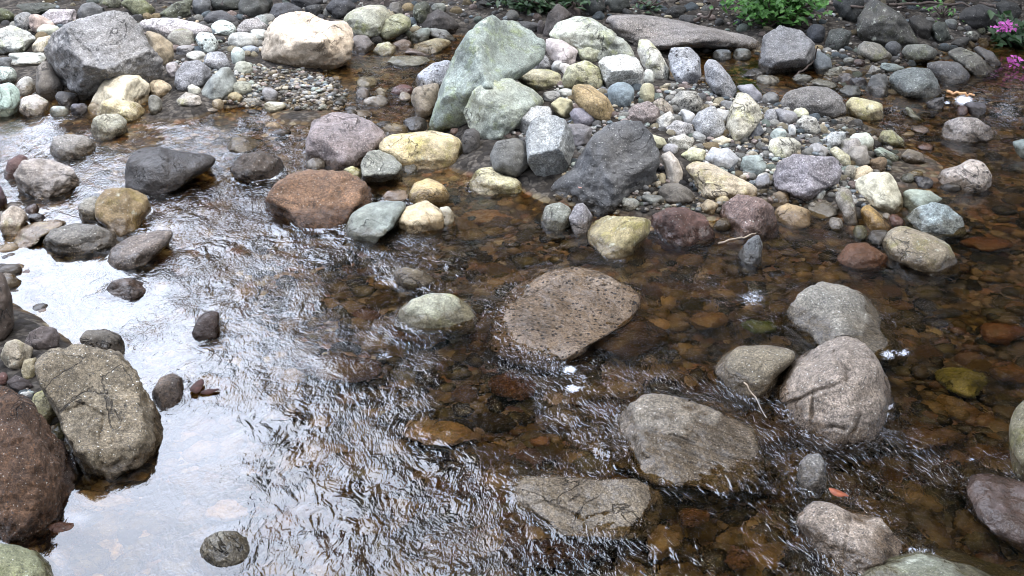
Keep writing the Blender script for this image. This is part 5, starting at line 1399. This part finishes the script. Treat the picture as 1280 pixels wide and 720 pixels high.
def flower(px, py, z, label, r, n, seed):
    rs = np.random.default_rng(seed)
    base, g = hit(px, py + 8, -1)
    c = CAM + rays(px, py) * ((base - CAM) @ CF - 0.22)
    root = bpy.data.objects.new('flower', None); root.location = base; col.objects.link(root)
    tag(root, label, 'flower', 'pink flowers at the right edge')
    off = c - base
    ce = off + rs.normal(size=(n, 3)) * np.array([r, r * 0.6, r * 0.55])
    V, F = leaf_cloud(ce, np.tile([0, -0.5, 0.8], (n, 1)), 0.028, 0.020, seed)
    link('blossom', mesh_from('blossom', V, F, False), PETAL, parent=root)
    V, F = tube([(0, 0, -0.03), off * 0.5 + np.array([0.01, 0, 0]), off], [0.005, 0.004, 0.003], 5)
    link('stem', mesh_from('stem', V, F), DLEAF, parent=root)


flower(1258, 33, 0.4, 'upper cluster of bright pink blossoms at the right edge', 0.035, 46, 21)
flower(1271, 77, 0.1, 'lower cluster of pink blossoms hanging over the water at the right edge', 0.03, 34, 22)


lrs = np.random.default_rng(31)
lp = []
while len(lp) < 2600:
    x_, y_ = lrs.uniform(-6, 6), lrs.uniform(6.4, 8.6)
    z_ = float(gz_fast(np.array(x_), np.array(y_)))
    if z_ > 0.09 + 0.12 * lrs.random():
        lp.append((x_, y_, z_ + 0.02 + 0.05 * lrs.random() ** 3))
V, F = leaf_cloud(np.array(lp), np.tile([0, -0.2, 1.0], (len(lp), 1)), 0.07, 0.045, 33)
struct(link('leaf_litter', mesh_from('leaf_litter', V, F, False), simple('leaf_mould', (0.020, 0.013, 0.009), 0.9, 0.5, 25)), 'stuff')


def stick(name, label, pix, zs, r, mat, cat, sides=6):
    pts = []
    for (px, py), z in zip(pix, zs):
        p, g = hit(px, py, 0.0)
        d = p - CAM
        pts.append(CAM + d * ((H - (max(g, 0.0) + z)) / (H - max(g, 0.0))) if z else p)
    pts = np.array(pts)
    # refine with a slight wander
    t = np.linspace(0, len(pts) - 1, 4 * (len(pts) - 1) + 1)
    q = np.stack([np.interp(t, np.arange(len(pts)), pts[:, k]) for k in range(3)], 1)
    q[1:-1] += np.random.default_rng(len(label)).normal(size=(len(q) - 2, 3)) * r * 0.6
    V, F = tube(q, np.linspace(r, r * 0.55, len(q)), sides)
    o = q[0].copy()
    tag(link(name, mesh_from(name, V - o, F), mat, o), label, cat)


stick('twig', 'thin grey forked twig lying against the big angular grey boulder at the right bank', [(992, 97), (1003, 88), (1018, 76), (1022, 58)], [.01, .03, .05, .12], 0.006, BARK, 'twig')
stick('twig', 'broken pale stick leaning in the shade behind the long mauve boulder', [(868, 26), (885, 18), (893, 10)], [.02, .05, .08], 0.012, BARK, 'twig')
stick('twig', 'short stub of branch beside the pointed brown rock', [(722, 18), (715, 3)], [.02, .08], 0.018, BARK, 'twig')
stick('straw', 'bleached grass straw hanging over the tan grey boulder beside the cracked one', [(930, 478), (945, 497), (958, 522)], [.07, .05, .02], 0.0022, STRAW, 'straw')
stick('straw', 'thin straw pointing into the rapid below the mauve angular rock', [(898, 304), (925, 298), (945, 292)], [.01, .015, .03], 0.004, STRAW, 'straw')
stick('straw', 'fine dry stem sticking out left of the ochre brown boulder', [(75, 264), (90, 270), (100, 272)], [.03, .03, .02], 0.0025, BARK, 'straw')
stick('twig', 'orange peeled stick floating by the white glare in the right water', [(1184, 114), (1200, 117), (1218, 119)], [.012, .012, .012], 0.010, simple('peeled_wood', (0.55, 0.30, 0.14), 0.6, 0.2, 50), 'twig')
for k, (a, b, c_) in enumerate([((1110, 6), (1160, 2), (1215, 10)), ((1030, 4), (1075, 10), (1120, 4)), ((1225, 4), (1250, 12), (1278, 6))]):
    stick('root', ['bare root across the shaded slope above the dark round boulder', 'bare root left of the dark pyramid boulder\'s tip', 'bare root in the top right corner'][k],
          [a, b, c_], [.03, .07, .03], 0.012, BARK, 'root')


def dead_leaf(px, py, label, length, width, mat, seed, z=0.01):
    p, g = hit(px, py, 0.0)
    V, F = leaf_cloud(np.zeros((1, 3)), np.array([[0.1, -0.3, 1.0]]), length, width, seed)
    V = V[:4]
    # a lobed, curled outline of 12 points rather than a diamond
    t = np.arange(14) * 2 * math.pi / 14
    rr = (1 + 0.13 * np.cos(3 * t + seed) + 0.10 * np.sin(7 * t))
    X = np.stack([length / 2 * rr * np.cos(t), width / 2 * rr * np.sin(t), 0.10 * width * np.cos(t) ** 2 + 0.06 * width * np.sin(3 * t)], 1)
    a = 0.5 + seed; R2 = np.array([[math.cos(a), -math.sin(a), 0], [math.sin(a), math.cos(a), 0], [0, 0, 1]])
    X = X @ R2.T
    top = np.concatenate([[[0, 0, 0.002]], X, X - [0, 0, 0.002]])
    F = [[0, 1 + k, 1 + (k + 1) % 14] for k in range(14)] + [[1 + k, 15 + k, 1 + (k + 1) % 14] for k in range(14)] + [[15 + k, 15 + (k + 1) % 14, 1 + (k + 1) % 14] for k in range(14)]
    o = link('dead_leaf', mesh_from('dead_leaf', top, np.array(F)), mat, p + np.array([0, 0, z]))
    tag(o, label, 'leaf')


dead_leaf(1046, 624, 'bright orange dead leaf wedged above the ridged grey brown boulder', 0.050, 0.022, RUST, 2, 0.02)
dead_leaf(247, 488, 'reddish brown dead leaf caught right of the brown grey rock in bright water', 0.07, 0.035, RUSTY, 1, 0.012)
dead_leaf(262, 492, 'dark curled dead leaf at the tip of the caught leaves in bright water', 0.055, 0.022, RUSTY, 3, 0.008)
dead_leaf(726, 250, 'small pink brown dead leaf on the foot of the dark rough boulder', 0.05, 0.02, simple('faded_leaf', (0.42, 0.22, 0.17), 0.7, 0.2, 50), 4, 0.06)

# ------------------------------------------------------------------ the woods beyond the far bank: one mass, seen mirrored in the water and shading the bank, plus an unseen ring added to cut skylight
def wood_top(az):
    return np.interp(az, [-180, -120, -90, -60, -42, -34, -22, -14, -6, 3, 12, 24, 60, 120, 180], [44, 42, 36, 22, 10, 7, 7, 15, 30, 48, 66, 74, 72, 52, 46])


rs = np.random.default_rng(11)
cen = []
while len(cen) < 6500:
    az = rs.uniform(-180, 180); el = rs.uniform(2, 76)
    if el > wood_top(az) + rs.normal() * 3.5: continue
    if not -10 < az < 75 and rs.random() < 0.45: continue
    d = rs.uniform(12, 18)
    a = math.radians(az); e = math.radians(el)
    x, y, z = d * math.sin(a), d * math.cos(a), H + d * math.tan(e) * 0.9
    if z > 46: continue
    if abs(az) < 60 and y < 9.8: continue
    cen.append((x, y, z))
for k in range(90):                      # unseen boughs added above the near bank to shade the foreground
    cen.append((rs.uniform(-0.5, 6.5), rs.uniform(-3.0, 3.0), rs.uniform(4.6, 6.4)))
cen = np.array(cen)
NL = 34
lc = np.repeat(cen, NL, 0) + rs.normal(size=(len(cen) * NL, 3)) * np.array([0.55, 0.55, 0.40])
V, F = leaf_cloud(lc, np.tile([0, 0, 1.0], (len(lc), 1)), 0.30, 0.17, 12)
wood = mesh_from('woodland', V, F, False); wood.materials.append(WOODLEAF)
ob = struct(link('woodland', wood, None), 'stuff')

# ------------------------------------------------------------------ light
SUN_EL, SUN_AZ = math.radians(70.0), math.radians(95.0)      # azimuth from straight ahead, minus is left
world = bpy.data.worlds.new('World'); scene.world = world; world.use_nodes = True
nt = world.node_tree; nt.nodes.clear()
sky = nt.nodes.new('ShaderNodeTexSky'); sky.sky_type = 'NISHITA'; sky.sun_disc = False
sky.sun_elevation = SUN_EL; sky.sun_rotation = SUN_AZ
sky.air_density = 1.0; sky.dust_density = 6.0; sky.ozone_density = 1.0
hs = nt.nodes.new('ShaderNodeHueSaturation'); hs.inputs['Saturation'].default_value = 0.5
tcw = nt.nodes.new('ShaderNodeTexCoord')
cn = nt.nodes.new('ShaderNodeTexNoise'); cn.inputs['Scale'].default_value = 2.2; cn.inputs['Detail'].default_value = 5
cr = nt.nodes.new('ShaderNodeMapRange'); cr.inputs[1].default_value = 0.35; cr.inputs[2].default_value = 0.6; cr.inputs[3].default_value = 0.45; cr.inputs[4].default_value = 0.9
cm = nt.nodes.new('ShaderNodeMix'); cm.data_type = 'RGBA'; cm.inputs[7].default_value = (11.2, 12.3, 14.8, 1)
bg = nt.nodes.new('ShaderNodeBackground'); bg.inputs[1].default_value = 0.11
wo = nt.nodes.new('ShaderNodeOutputWorld')
nt.links.new(tcw.outputs['Generated'], cn.inputs['Vector']); nt.links.new(cn.outputs['Fac'], cr.inputs[0]); nt.links.new(cr.outputs[0], cm.inputs[0])
nt.links.new(sky.outputs[0], hs.inputs['Color']); nt.links.new(hs.outputs[0], cm.inputs[6]); dv = nt.nodes.new('ShaderNodeVectorMath'); dv.operation = 'DOT_PRODUCT'
WAZ, WEL = math.radians(-30), math.radians(34)
dv.inputs[1].default_value = (math.cos(WEL) * math.sin(WAZ), math.cos(WEL) * math.cos(WAZ), math.sin(WEL))
wr = nt.nodes.new('ShaderNodeMapRange'); wr.interpolation_type = 'SMOOTHERSTEP'
wr.inputs[1].default_value = 0.45; wr.inputs[2].default_value = 0.97; wr.inputs[3].default_value = 1.0; wr.inputs[4].default_value = 2.0
sc_ = nt.nodes.new('ShaderNodeVectorMath'); sc_.operation = 'SCALE'
nt.links.new(tcw.outputs['Generated'], dv.inputs[0]); nt.links.new(dv.outputs['Value'], wr.inputs[0])
nt.links.new(cm.outputs[2], sc_.inputs[0]); nt.links.new(wr.outputs[0], sc_.inputs['Scale']); nt.links.new(sc_.outputs[0], bg.inputs[0]); nt.links.new(bg.outputs[0], wo.inputs[0])
sun = bpy.data.lights.new('sun', 'SUN'); sun.energy = 1.5; sun.angle = math.radians(12.0); sun.color = (1.0, 0.98, 0.95)
so = bpy.data.objects.new('sun', sun); col.objects.link(so)
sd = Vector((math.cos(SUN_EL) * math.sin(SUN_AZ), math.cos(SUN_EL) * math.cos(SUN_AZ), math.sin(SUN_EL)))
so.rotation_euler = sd.to_track_quat('Z', 'Y').to_euler()

scene.view_settings.view_transform = 'Standard'
scene.view_settings.look = 'None'
scene.view_settings.exposure = 1.7
scene.view_settings.gamma = 1.0
cy = scene.cycles
cy.filter_width = 1.05
cy.max_bounces = 8; cy.diffuse_bounces = 3; cy.glossy_bounces = 3; cy.transparent_max_bounces = 12
cy.caustics_reflective = False; cy.caustics_refractive = True
cy.use_denoising = True
cy.sample_clamp_indirect = 6.0
